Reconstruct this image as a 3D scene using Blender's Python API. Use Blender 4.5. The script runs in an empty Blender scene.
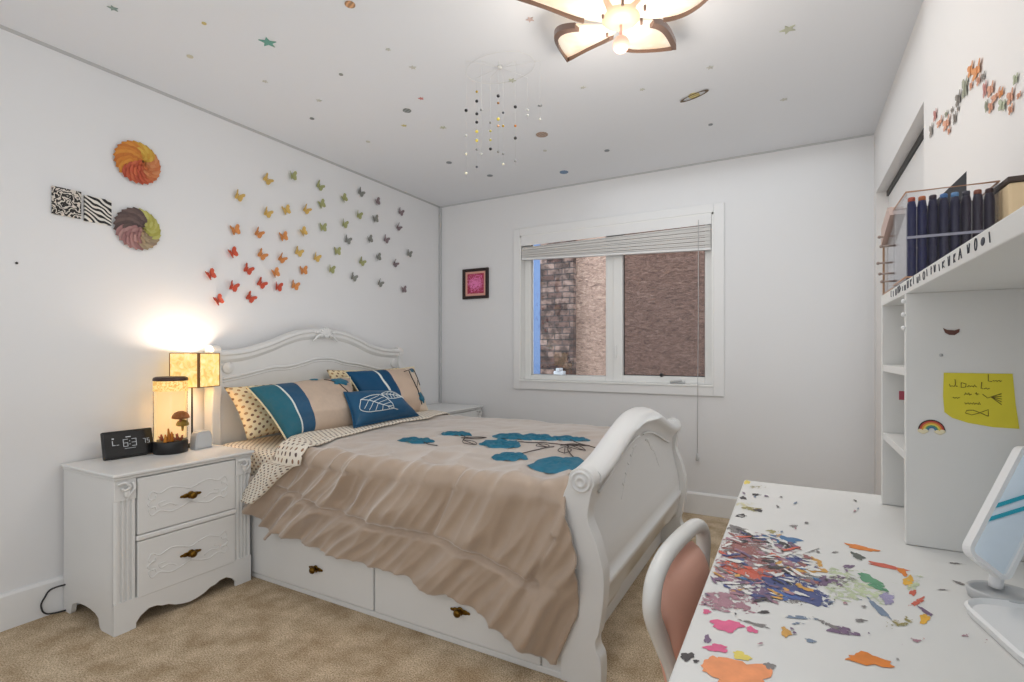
import bpy, bmesh, math, random
from mathutils import Vector, Matrix, noise
random.seed(7)
scene = bpy.context.scene
COL = scene.collection
R = math.radians
CEIL = 2.44
ROOM_W = 3.23
FRONT_Y = -4.75

# ------------------------------------------------------------------ camera
cam_data = bpy.data.cameras.new('camera')
cam_data.sensor_width = 36.0
cam_data.lens = 36.0 * 511.5 / 1024.0
cam_data.shift_y = 11.5 / 1024.0
cam_data.clip_start = 0.02
cam = bpy.data.objects.new('camera', cam_data)
COL.objects.link(cam)
cam.location = (2.801, -3.747, 1.122)
cam.rotation_euler = (R(90), 0, R(28.76))
scene.camera = cam

# ------------------------------------------------------------------ sky, exposure
scene.view_settings.view_transform = 'Standard'
scene.view_settings.look = 'None'
scene.view_settings.exposure = -0.05
scene.view_settings.gamma = 1.0
scene.view_settings.use_curve_mapping = False
world = bpy.data.worlds.new('sky')
scene.world = world
world.use_nodes = True
wb = world.node_tree.nodes['Background']
wb.inputs[0].default_value = (0.80, 0.88, 1.0, 1)
wb.inputs[1].default_value = 4.5

def light(name, kind, loc, power, color=(1, 1, 1), size=0.1, size_y=None, rot=(0, 0, 0)):
    d = bpy.data.lights.new(name, kind)
    d.energy = power
    d.color = color
    if kind == 'AREA':
        d.shape = 'RECTANGLE'
        d.size = size
        d.size_y = size_y or size
    else:
        d.shadow_soft_size = size
    o = bpy.data.objects.new(name, d)
    o.location = loc
    o.rotation_euler = rot
    COL.objects.link(o)
    return o

# added fill lights without fixtures, to even out the brightness of the room
light('room_fill', 'AREA', (1.7, -4.6, 1.4), 13, (0.92, 0.965, 1.0), 3.0, 1.8, (R(88), 0, 0))  # added fill behind the camera, facing into the room
light('upward_fill', 'AREA', (1.5, -1.95, 0.80), 8.5, (0.92, 0.965, 1.0), 2.0, 2.2, (R(180), 0, 0))  # upward fill added so the ceiling throws soft light back
light('downward_fill', 'AREA', (2.3, -1.75, 2.40), 11.5, (0.90, 0.96, 1.0), 1.6, 3.2, (0, 0, 0))  # downward fill added under the ceiling, no lamp of this size there
light('closet_side_fill', 'AREA', (3.21, -0.75, 1.1), 1.5, (0.92, 0.965, 1.0), 1.5, 1.1, (0, R(90), 0))  # added fill towards the footboard and nearby floor, no lamp in the closet
light('low_right_fill', 'AREA', (3.18, -4.05, 0.85), 8, (0.92, 0.965, 1.0), 1.0, 1.0, (0, R(90), 0))  # added low fill for fronts that face right, no doorway stands here

# ------------------------------------------------------------------ helpers
def lin(c):
    return tuple((x / 12.92 if x <= 0.04045 else ((x + 0.055) / 1.055) ** 2.4) for x in c)

def rgb(r, g, b):
    return lin((r / 255, g / 255, b / 255)) + (1.0,)

class NT:
    """small wrapper for building node materials"""
    def __init__(self, name):
        self.m = bpy.data.materials.new(name)
        self.m.use_nodes = True
        self.t = self.m.node_tree
        self.b = self.t.nodes['Principled BSDF']
        self.out = self.t.nodes['Material Output']
    def n(self, kind, **kw):
        x = self.t.nodes.new(kind)
        for k, v in kw.items():
            setattr(x, k, v)
        return x
    def l(self, a, b):
        self.t.links.new(a, b)
    def math(self, op, a, b=None):
        x = self.n('ShaderNodeMath', operation=op)
        for i, v in enumerate((a, b)):
            if v is None: continue
            if isinstance(v, (int, float)): x.inputs[i].default_value = v
            else: self.l(v, x.inputs[i])
        return x.outputs[0]
    def mix(self, f, a, b):
        x = self.n('ShaderNodeMix', data_type='RGBA')
        for s, v in ((x.inputs[0], f), (x.inputs[6], a), (x.inputs[7], b)):
            if isinstance(v, (int, float)): s.default_value = v
            elif isinstance(v, tuple): s.default_value = v
            else: self.l(v, s)
        return x.outputs[2]
    def coord(self, which='Object', scale=(1, 1, 1), rot=(0, 0, 0)):
        tc = self.n('ShaderNodeTexCoord')
        mp = self.n('ShaderNodeMapping')
        mp.inputs['Scale'].default_value = scale
        mp.inputs['Rotation'].default_value = rot
        self.l(tc.outputs[which], mp.inputs[0])
        return mp.outputs[0]
    def noise(self, vec, scale, detail=3.0, rough=0.55, dist=0.0):
        x = self.n('ShaderNodeTexNoise')
        self.l(vec, x.inputs['Vector'])
        x.inputs['Scale'].default_value = scale
        x.inputs['Detail'].default_value = detail
        x.inputs['Roughness'].default_value = rough
        x.inputs['Distortion'].default_value = dist
        return x.outputs['Fac']
    def ramp(self, f, stops, constant=False):
        x = self.n('ShaderNodeValToRGB')
        cr = x.color_ramp
        if constant: cr.interpolation = 'CONSTANT'
        while len(cr.elements) < len(stops): cr.elements.new(0.5)
        for e, (p, c) in zip(cr.elements, stops):
            e.position = p
            e.color = c if len(c) == 4 else tuple(c) + (1,)
        self.l(f, x.inputs[0])
        return x.outputs[0]
    def bump(self, h, strength, dist=0.01):
        x = self.n('ShaderNodeBump')
        x.inputs['Strength'].default_value = strength
        x.inputs['Distance'].default_value = dist
        self.l(h, x.inputs['Height'])
        self.l(x.outputs[0], self.b.inputs['Normal'])
    def set(self, color=None, rough=None, metal=None, emit=None, estr=None, spec=None, trans=None, alpha=None):
        b = self.b
        if color is not None:
            if isinstance(color, tuple): b.inputs['Base Color'].default_value = color
            else: self.l(color, b.inputs['Base Color'])
        if rough is not None: b.inputs['Roughness'].default_value = rough
        if metal is not None: b.inputs['Metallic'].default_value = metal
        if spec is not None: b.inputs['Specular IOR Level'].default_value = spec
        if emit is not None:
            if isinstance(emit, tuple): b.inputs['Emission Color'].default_value = emit
            else: self.l(emit, b.inputs['Emission Color'])
            b.inputs['Emission Strength'].default_value = estr or 1.0
        if trans is not None: b.inputs['Transmission Weight'].default_value = trans
        return self

def plain(name, c, rough=0.5, metal=0.0, nz=0.04, scale=30, spec=0.5, **kw):
    """a colour with a little procedural unevenness"""
    t = NT(name)
    v = t.coord()
    f = t.noise(v, scale)
    d = tuple(max(0, x * (1 - nz * 2)) for x in c[:3]) + (1,)
    t.set(t.mix(f, d, c), rough, metal, spec=spec, **kw)
    return t.m

def wall_mat(name, c):
    t = NT(name)
    v = t.coord()
    t.set(c, 0.75, spec=0.25)
    t.bump(t.noise(v, 160, 4), 0.06, 0.004)
    return t.m

M = {}
M['wall'] = wall_mat('wall_paint', rgb(232, 232, 233))
M['wall_warm'] = wall_mat('closet_paint', rgb(234, 231, 229))
M['ceiling'] = wall_mat('ceiling_paint', rgb(230, 231, 234))
M['trim'] = plain('trim_white', rgb(236, 236, 236), 0.45, nz=0.01)
M['white'] = plain('white_lacquer', rgb(228, 228, 227), 0.38, nz=0.012, scale=8)
M['desk_white'] = plain('desk_white', rgb(226, 225, 222), 0.42, nz=0.02, scale=12)
M['vinyl'] = plain('window_vinyl', rgb(238, 238, 236), 0.4, nz=0.01)
M['black'] = plain('black_plastic', rgb(28, 27, 28), 0.4)
M['dark'] = plain('dark_metal', rgb(45, 42, 40), 0.5)
M['brass'] = plain('antique_brass', rgb(132, 98, 40), 0.35, 1.0, nz=0.25, scale=90)
M['cord'] = plain('grey_cord', rgb(188, 188, 188), 0.6)
M['wire'] = plain('black_wire', rgb(40, 40, 42), 0.6)
M['grey_plastic'] = plain('pale_grey_plastic', rgb(196, 197, 198), 0.5)
M['chair_frame'] = plain('chair_white_gloss', rgb(226, 225, 222), 0.25, nz=0.01)
M['pink_pad'] = plain('pink_vinyl', rgb(244, 188, 168), 0.5, nz=0.03, scale=10)
M['teal'] = plain('teal_satin', rgb(10, 116, 146), 0.5, nz=0.2, scale=45)
M['teal_deep'] = plain('teal_deep', rgb(8, 82, 122), 0.5, nz=0.12, scale=30)
M['stem'] = plain('stem_thread', rgb(70, 60, 58), 0.8)
M['white_thread'] = plain('white_thread', rgb(226, 232, 232), 0.7)
M['piping'] = plain('cream_piping', rgb(240, 226, 190), 0.7)
M['brown_rim'] = plain('bronze_rim', rgb(112, 88, 76), 0.5)
M['frame_wood'] = plain('dark_wood_frame', rgb(44, 26, 24), 0.4, nz=0.2)

t = NT('carpet')
v = t.coord()
f1 = t.noise(v, 190, 3, 0.7)
f2 = t.noise(v, 9, 4)
c1 = t.ramp(f1, [(0.30, rgb(132, 110, 86)), (0.48, rgb(212, 190, 160)), (0.66, rgb(250, 234, 208))])
c2 = t.ramp(f2, [(0.35, rgb(214, 206, 196)), (0.65, (1, 1, 1, 1))])
mx = t.n('ShaderNodeMix', data_type='RGBA', blend_type='MULTIPLY'); mx.inputs[0].default_value = 1
t.l(c1, mx.inputs[6]); t.l(c2, mx.inputs[7])
t.set(mx.outputs[2], 0.95, spec=0.1)
t.bump(f1, 0.6, 0.012)
M['carpet'] = t.m

def cloth(name, c, dark, vary=6.0):
    t = NT(name)
    v = t.coord()
    f = t.noise(v, vary, 4)
    g = t.noise(v, 350, 2)
    t.set(t.mix(f, dark, c), 0.85, spec=0.2)
    t.b.inputs['Sheen Weight'].default_value = 0.15
    t.bump(g, 0.12, 0.003)
    return t.m
M['comforter'] = cloth('beige_satin', rgb(190, 168, 148), rgb(160, 138, 118))
M['comforter'].node_tree.nodes['Principled BSDF'].inputs['Roughness'].default_value = 0.42
M['comforter'].node_tree.nodes['Principled BSDF'].inputs['Sheen Weight'].default_value = 0.8
M['comforter'].node_tree.nodes['Principled BSDF'].inputs['Specular IOR Level'].default_value = 0.8

def dots(name, base, d1, d2, pitch, radius):
    """cream cloth printed with staggered small motifs, laid out in the cloth's own UVs (metres)"""
    t = NT(name)
    v = t.coord('UV', (1 / pitch, 1 / pitch, 1), (0, 0, R(45)))
    vo = t.n('ShaderNodeTexVoronoi', voronoi_dimensions='2D')
    vo.inputs['Randomness'].default_value = 0.0
    vo.inputs['Scale'].default_value = 1.0
    t.l(v, vo.inputs['Vector'])
    near = t.math('LESS_THAN', vo.outputs['Distance'], radius)
    wn = t.n('ShaderNodeTexWhiteNoise', noise_dimensions='3D')
    t.l(vo.outputs['Position'], wn.inputs['Vector'])
    pick = t.math('GREATER_THAN', wn.outputs['Value'], 0.55)
    t.set(t.mix(near, base, t.mix(pick, d1, d2)), 0.85, spec=0.2)
    return t.m
M['dot_sheet'] = dots('dotted_sheet', rgb(238, 230, 216), rgb(96, 78, 72), rgb(150, 116, 92), 0.023, 0.24)
M['dot_pillow'] = dots('dotted_pillow', rgb(242, 224, 186), rgb(140, 104, 82), rgb(186, 146, 104), 0.028, 0.25)

t = NT('sham_cloth')
uv = t.coord('UV')
sx = t.n('ShaderNodeSeparateXYZ'); t.l(uv, sx.inputs[0])
nz = t.noise(t.coord(), 40, 3)
stripe = t.ramp(sx.outputs[0], [(0.0, rgb(8, 104, 124)), (0.170, rgb(228, 232, 226)), (0.186, rgb(8, 80, 116)), (0.325, rgb(206, 184, 164))], True)
t.set(t.mix(t.math('MULTIPLY', nz, 0.25), stripe, rgb(120, 110, 110)), 0.55, spec=0.3)
M['sham'] = t.m
t = NT('far_sham_cloth')
uv = t.coord('UV')
sx = t.n('ShaderNodeSeparateXYZ'); t.l(uv, sx.inputs[0])
stripe = t.ramp(sx.outputs[0], [(0.0, rgb(8, 76, 116)), (0.30, rgb(228, 232, 226)), (0.325, rgb(8, 70, 108)), (0.46, rgb(206, 182, 162)), (0.80, rgb(226, 208, 190))], True)
t.set(stripe, 0.55, spec=0.3)
M['sham_far'] = t.m

def glass(name, tint=(1, 1, 1, 1), gloss=0.06, rough=0.02):
    t = NT(name)
    tr = t.n('ShaderNodeBsdfTransparent'); tr.inputs[0].default_value = tint
    gl = t.n('ShaderNodeBsdfGlossy'); gl.inputs['Roughness'].default_value = rough
    ms = t.n('ShaderNodeMixShader'); 
    fr = t.n('ShaderNodeFresnel'); fr.inputs['IOR'].default_value = 1.45
    t.l(t.math('MULTIPLY', fr.outputs[0], gloss / 0.04), ms.inputs[0])
    t.l(tr.outputs[0], ms.inputs[1]); t.l(gl.outputs[0], ms.inputs[2])
    t.l(ms.outputs[0], t.out.inputs[0])
    return t.m
M['glass'] = glass('window_glass', (0.96, 0.98, 0.98, 1), 0.04)
M['screened'] = glass('screened_glass', (0.60, 0.58, 0.58, 1), 0.03, 0.15)
M['acrylic'] = glass('clear_acrylic', (0.95, 0.95, 0.96, 1), 0.02, 0.05)
M['tank'] = glass('tank_acrylic', (1.0, 0.95, 0.86, 1), 0.03, 0.05)

class MB:
    """collects shapes, in room coordinates, into one mesh"""
    def __init__(self):
        self.b = bmesh.new()
        self.uv = None
        self.mi = 0
    def faces(self, vs, fs, smooth=False, uvs=None):
        bv = [self.b.verts.new(v) for v in vs]
        if uvs and self.uv is None: self.uv = self.b.loops.layers.uv.new('UVMap')
        for f in fs:
            try: fc = self.b.faces.new([bv[i] for i in f])
            except ValueError: continue
            fc.smooth = smooth
            fc.material_index = self.mi
            if uvs:
                for lp, i in zip(fc.loops, f): lp[self.uv].uv = uvs[i]
        return self
    def box(self, lo, hi, bevel=0.0, mat=None, seg=2):
        t = bmesh.new()
        bmesh.ops.create_cube(t, size=1)
        s = [hi[i] - lo[i] for i in range(3)]; c = [(hi[i] + lo[i]) / 2 for i in range(3)]
        for v in t.verts: v.co = Vector((v.co.x * s[0], v.co.y * s[1], v.co.z * s[2]))
        if bevel > 0:
            bmesh.ops.bevel(t, geom=t.edges[:], offset=min(bevel, min(abs(x) for x in s) * 0.45), segments=seg, profile=0.5, affect='EDGES')
        for v in t.verts:
            v.co = v.co + Vector(c)
            if mat is not None: v.co = mat @ v.co
        self.absorb(t)
        return self
    def absorb(self, t, smooth=False):
        t.verts.index_update()
        vs = [v.co.copy() for v in t.verts]
        self.faces(vs, [[v.index for v in f.verts] for f in t.faces], smooth)
        t.free()
    def ball(self, c, r, sc=(1, 1, 1), rot=None, seg=14):
        t = bmesh.new()
        bmesh.ops.create_uvsphere(t, u_segments=seg, v_segments=max(6, seg // 2 + 1), radius=1)
        for v in t.verts:
            p = Vector((v.co.x * r * sc[0], v.co.y * r * sc[1], v.co.z * r * sc[2]))
            if rot is not None: p = rot @ p
            v.co = p + Vector(c)
        self.absorb(t, True)
        return self
    def tube(self, pts, r, seg=8, closed=False, caps=True, flat=None):
        pts = [Vector(p) for p in pts]
        n = len(pts)
        vs, fs = [], []
        prev = None
        for i, p in enumerate(pts):
            if closed: d = pts[(i + 1) % n] - pts[i - 1]
            else: d = pts[min(i + 1, n - 1)] - pts[max(i - 1, 0)]
            d.normalize()
            if prev is None:
                a = d.cross(Vector((0, 0, 1)))
                if a.length < 0.05: a = d.cross(Vector((1, 0, 0)))
            else: a = prev - d * prev.dot(d)
            a.normalize(); prev = a
            b = d.cross(a)
            rr = r[i] if isinstance(r, (list, tuple)) else r
            for k in range(seg):
                th = 2 * math.pi * k / seg
                vs.append(p + (a * math.cos(th) + b * math.sin(th)) * rr)
        m = n if closed else n - 1
        for i in range(m):
            for k in range(seg):
                j = (i + 1) % n
                fs.append([i * seg + k, i * seg + (k + 1) % seg, j * seg + (k + 1) % seg, j * seg + k])
        if caps and not closed:
            fs.append(list(range(seg))[::-1]); fs.append([(n - 1) * seg + k for k in range(seg)])
        self.faces(vs, fs, True)
        return self
    def lathe(self, prof, c=(0, 0, 0), seg=28, rot=None, smooth=True, caps=True, sy=1.0):
        """prof: (radius, height) from bottom to top, turned about z at c"""
        vs, fs = [], []
        for (r, z) in prof:
            for k in range(seg):
                a = 2 * math.pi * k / seg
                p = Vector((r * math.cos(a), sy * r * math.sin(a), z))
                if rot is not None: p = rot @ p
                vs.append(p + Vector(c))
        for i in range(len(prof) - 1):
            for k in range(seg):
                fs.append([i * seg + k, i * seg + (k + 1) % seg, (i + 1) * seg + (k + 1) % seg, (i + 1) * seg + k])
        if caps:
            if prof[0][0] > 1e-5: fs.append(list(range(seg))[::-1])
            if prof[-1][0] > 1e-5: fs.append([(len(prof) - 1) * seg + k for k in range(seg)])
        self.faces(vs, fs, smooth)
        return self
    def prism(self, outline, axis, a, b, bevel=0.0, mat=None):
        """outline: 2-D points in the two other axes (x,y / x,z / y,z), extruded along axis from a to b"""
        def P(p, h):
            return {'x': Vector((h, p[0], p[1])), 'y': Vector((p[0], h, p[1])), 'z': Vector((p[0], p[1], h))}[axis]
        t = bmesh.new()
        n = len(outline)
        lo = [t.verts.new(P(p, a)) for p in outline]
        hi = [t.verts.new(P(p, b)) for p in outline]
        f1 = t.faces.new(lo); f2 = t.faces.new(hi[::-1])
        for i in range(n):
            t.faces.new([lo[i], hi[i], hi[(i + 1) % n], lo[(i + 1) % n]])
        bmesh.ops.recalc_face_normals(t, faces=t.faces[:])
        if bevel > 0:
            rim = [e for e in t.edges if (e.verts[0] in lo and e.verts[1] in lo) or (e.verts[0] in hi and e.verts[1] in hi)]
            bmesh.ops.bevel(t, geom=rim, offset=bevel, segments=2, profile=0.5, affect='EDGES')
        big = [f for f in t.faces if len(f.verts) > 4]
        if big: bmesh.ops.triangulate(t, faces=big)
        if mat is not None:
            for v in t.verts: v.co = mat @ v.co
        self.absorb(t)
        return self
    def grid(self, fn, nu, nv, uvfn=None, smooth=True):
        vs, fs, uvs = [], [], []
        for i in range(nu + 1):
            for j in range(nv + 1):
                u, v = i / nu, j / nv
                vs.append(fn(u, v))
                if uvfn: uvs.append(uvfn(u, v))
        for i in range(nu):
            for j in range(nv):
                a = i * (nv + 1) + j
                fs.append([a, a + nv + 1, a + nv + 2, a + 1])
        self.faces(vs, fs, smooth, uvs or None)
        return self

def root_loc(o):
    p = Vector((0, 0, 0))
    while o is not None:
        p = p + o.location; o = o.parent
    return p

def put(name, mb, mat, parent=None, loc=None, label=None, weld=False):
    """links a collected mesh as ONE object; vertices go from room to local coordinates"""
    b = mb.b
    if weld: bmesh.ops.remove_doubles(b, verts=b.verts[:], dist=1e-5)
    bmesh.ops.recalc_face_normals(b, faces=b.faces[:])
    off = root_loc(parent) if parent is not None else Vector(loc or (0, 0, 0))
    for v in b.verts: v.co = v.co - off
    me = bpy.data.meshes.new(name)
    b.to_mesh(me); b.free()
    for m in (mat if isinstance(mat, (list, tuple)) else [mat]): me.materials.append(m)
    o = bpy.data.objects.new(name, me)
    COL.objects.link(o)
    if parent is not None: o.parent = parent
    else: o.location = off
    if label: o['label'] = label
    return o

def tag(o, label, cat, group=None, kind=None):
    o['label'] = label; o['category'] = cat
    if group: o['group'] = group
    if kind: o['kind'] = kind
    return o

def thing(name, label, cat, loc, group=None):
    o = bpy.data.objects.new(name, None)
    o.empty_display_size = 0.05
    o.location = loc
    COL.objects.link(o)
    return tag(o, label, cat, group)

def struct(name, mb, mat, parent=None):
    o = put(name, mb, mat, parent)
    if parent is None: o['kind'] = 'structure'
    return o

def smooth_curve(pts, n=8):
    """Catmull-Rom through the points"""
    pts = [Vector(p) for p in pts]
    out = []
    for i in range(len(pts) - 1):
        p0, p1, p2, p3 = pts[max(i - 1, 0)], pts[i], pts[i + 1], pts[min(i + 2, len(pts) - 1)]
        for k in range(n):
            t = k / n
            out.append(0.5 * ((2 * p1) + (p2 - p0) * t + (2 * p0 - 5 * p1 + 4 * p2 - p3) * t * t + (3 * p1 - p0 - 3 * p2 + p3) * t ** 3))
    out.append(pts[-1])
    return out

ORD = ['first', 'second', 'third', 'fourth', 'fifth', 'sixth', 'seventh', 'eighth', 'ninth', 'tenth', 'eleventh', 'twelfth', 'thirteenth', 'fourteenth']

# ------------------------------------------------------------------ measured positions, in room coordinates
BUTTERFLIES = [(-1.928,2.02,'Y'),(-1.743,2.17,'Y'),(-1.567,2.246,'G'),(-1.352,2.243,'G'),(-1.143,2.214,'G'),(-0.978,2.302,'K'),(-0.814,2.277,'V'),(-0.541,2.264,'V'),(-1.745,1.968,'Y'),(-1.613,2.017,'Y'),(-1.463,2.057,'Y'),(-1.338,2.124,'G'),(-1.001,2.13,'G'),(-0.83,2.141,'K'),(-0.571,2.134,'V'),(-1.949,1.821,'O'),(-1.804,1.833,'O'),(-1.633,1.847,'O'),(-1.488,1.905,'Y'),(-1.327,1.97,'G'),(-1.139,2.035,'G'),(-1.106,1.927,'K'),(-0.892,1.973,'K'),(-0.712,2.008,'V'),(-1.964,1.688,'R'),(-1.78,1.708,'O'),(-1.647,1.707,'O'),(-1.521,1.77,'Y'),(-1.381,1.757,'Y'),(-1.202,1.83,'G'),(-0.803,1.853,'K'),(-0.968,1.793,'G'),(-0.609,1.835,'V'),(-0.436,1.944,'K'),(-2.091,1.547,'R'),(-1.87,1.608,'R'),(-1.692,1.611,'O'),(-1.484,1.656,'O'),(-1.257,1.695,'G'),(-1.049,1.668,'K'),(-1.961,1.497,'R'),(-1.783,1.536,'R'),(-1.673,1.528,'R'),(-1.549,1.551,'O'),(-0.781,1.657,'K'),(-0.505,1.637,'V'),(-2.048,1.412,'R'),(-1.854,1.445,'R')]
WALL_CUTOUTS = [(-1.53,1.879,0.05,0.05,'gy'),(-1.586,1.909,0.048,0.042,'pk'),(-1.651,1.861,0.08,0.024,'or'),(-1.726,1.856,0.036,0.018,'gn'),(-1.734,1.824,0.088,0.038,'or'),(-1.758,1.792,0.032,0.022,'or'),(-1.79,1.841,0.026,0.018,'gy'),(-1.82,1.805,0.036,0.038,'gr'),(-1.855,1.818,0.02,0.018,'gy'),(-1.856,1.846,0.058,0.042,'gr'),(-1.921,1.848,0.058,0.06,'gn'),(-1.975,1.829,0.026,0.024,'or'),(-1.972,1.873,0.054,0.036,'O'),(-2.026,1.845,0.084,0.038,'O'),(-2.037,1.814,0.034,0.026,'or'),(-2.074,1.806,0.026,0.024,'gy'),(-2.086,1.769,0.032,0.042,'pk'),(-2.13,1.749,0.052,0.032,'or'),(-2.097,1.723,0.02,0.032,'gn'),(-2.13,1.708,0.038,0.03,'or'),(-2.171,1.717,0.074,0.02,'or'),(-2.199,1.71,0.034,0.02,'O'),(-2.206,1.679,0.056,0.028,'lg'),(-2.255,1.677,0.044,0.032,'or'),(-2.256,1.649,0.03,0.022,'or'),(-2.283,1.702,0.03,0.024,'lg'),(-2.302,1.659,0.026,0.012,'or')]
CEILING_STICKERS = [('star',0.848,-2.342,0.051,'green'),('star',0.522,-2.766,0.026,'greengrey'),('planet',1.333,-2.346,0.023,'orange'),('dot',0.737,-2.546,0.012,'gold'),('dot',0.451,-2.442,0.018,'cream'),('star',0.554,-2.146,0.019,'pale'),('dot',0.926,-2.013,0.013,'dark'),('dot',0.429,-1.765,0.017,'dark'),('star',0.631,-1.889,0.021,'pale'),('star',1.112,-1.65,0.021,'red'),('planet',0.961,-1.582,0.027,'earth'),('star',0.824,-1.447,0.023,'yellow'),('dot',0.477,-1.38,0.018,'pale'),('star',1.26,-2.058,0.017,'pale'),('star',1.263,-1.896,0.024,'pale'),('star',1.61,-1.577,0.029,'olive'),('star',1.007,-1.317,0.029,'olive'),('planet',1.473,-0.951,0.043,'brown'),('dot',0.712,-0.848,0.027,'slate'),('dot',0.825,-0.488,0.03,'slate'),('planet',1.337,-0.291,0.037,'blue'),('dot',1.739,-0.525,0.023,'slate'),('saturn',2.358,-1.001,0.046,'gold'),('dot',2.385,-0.605,0.017,'slate'),('star',1.888,-1.35,0.02,'pale'),('star',2.14,-1.189,0.019,'pale'),('star',2.466,-1.236,0.023,'pale'),('star',2.784,-1.379,0.045,'olive'),('star',2.761,-0.732,0.026,'pale'),('star',1.891,-1.941,0.024,'pink'),('dot',1.385,-0.719,0.016,'pale'),('dot',1.62,-1.285,0.016,'slate')]
MOBILE_STRANDS = [(1.519,-1.838,[(2.206,'black'),(2.093,'pale'),(2.01,'cream'),(1.925,'cream')]),(1.485,-1.697,[(2.361,'gold'),(2.316,'black'),(2.256,'black'),(2.216,'black'),(2.172,'yellow'),(2.129,'yellow'),(2.086,'grey'),(2.004,'slate')]),(1.579,-1.806,[(2.208,'grey'),(2.01,'pale')]),(1.542,-1.666,[(2.214,'grey'),(2.174,'olive'),(2.131,'olive'),(2.089,'black')]),(1.645,-1.769,[(2.271,'black'),(2.239,'brown'),(2.167,'yellow'),(2.136,'pink'),(2.021,'grey')]),(1.595,-1.637,[(2.261,'slate'),(2.198,'gold'),(2.066,'grey'),(2.017,'cream')]),(1.712,-1.732,[(2.222,'black'),(2.137,'orange'),(2.082,'black'),(1.98,'grey')]),(1.697,-1.581,[(2.274,'pale'),(2.249,'pale')]),(1.809,-1.679,[(2.227,'grey'),(2.167,'pale')])]
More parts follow.
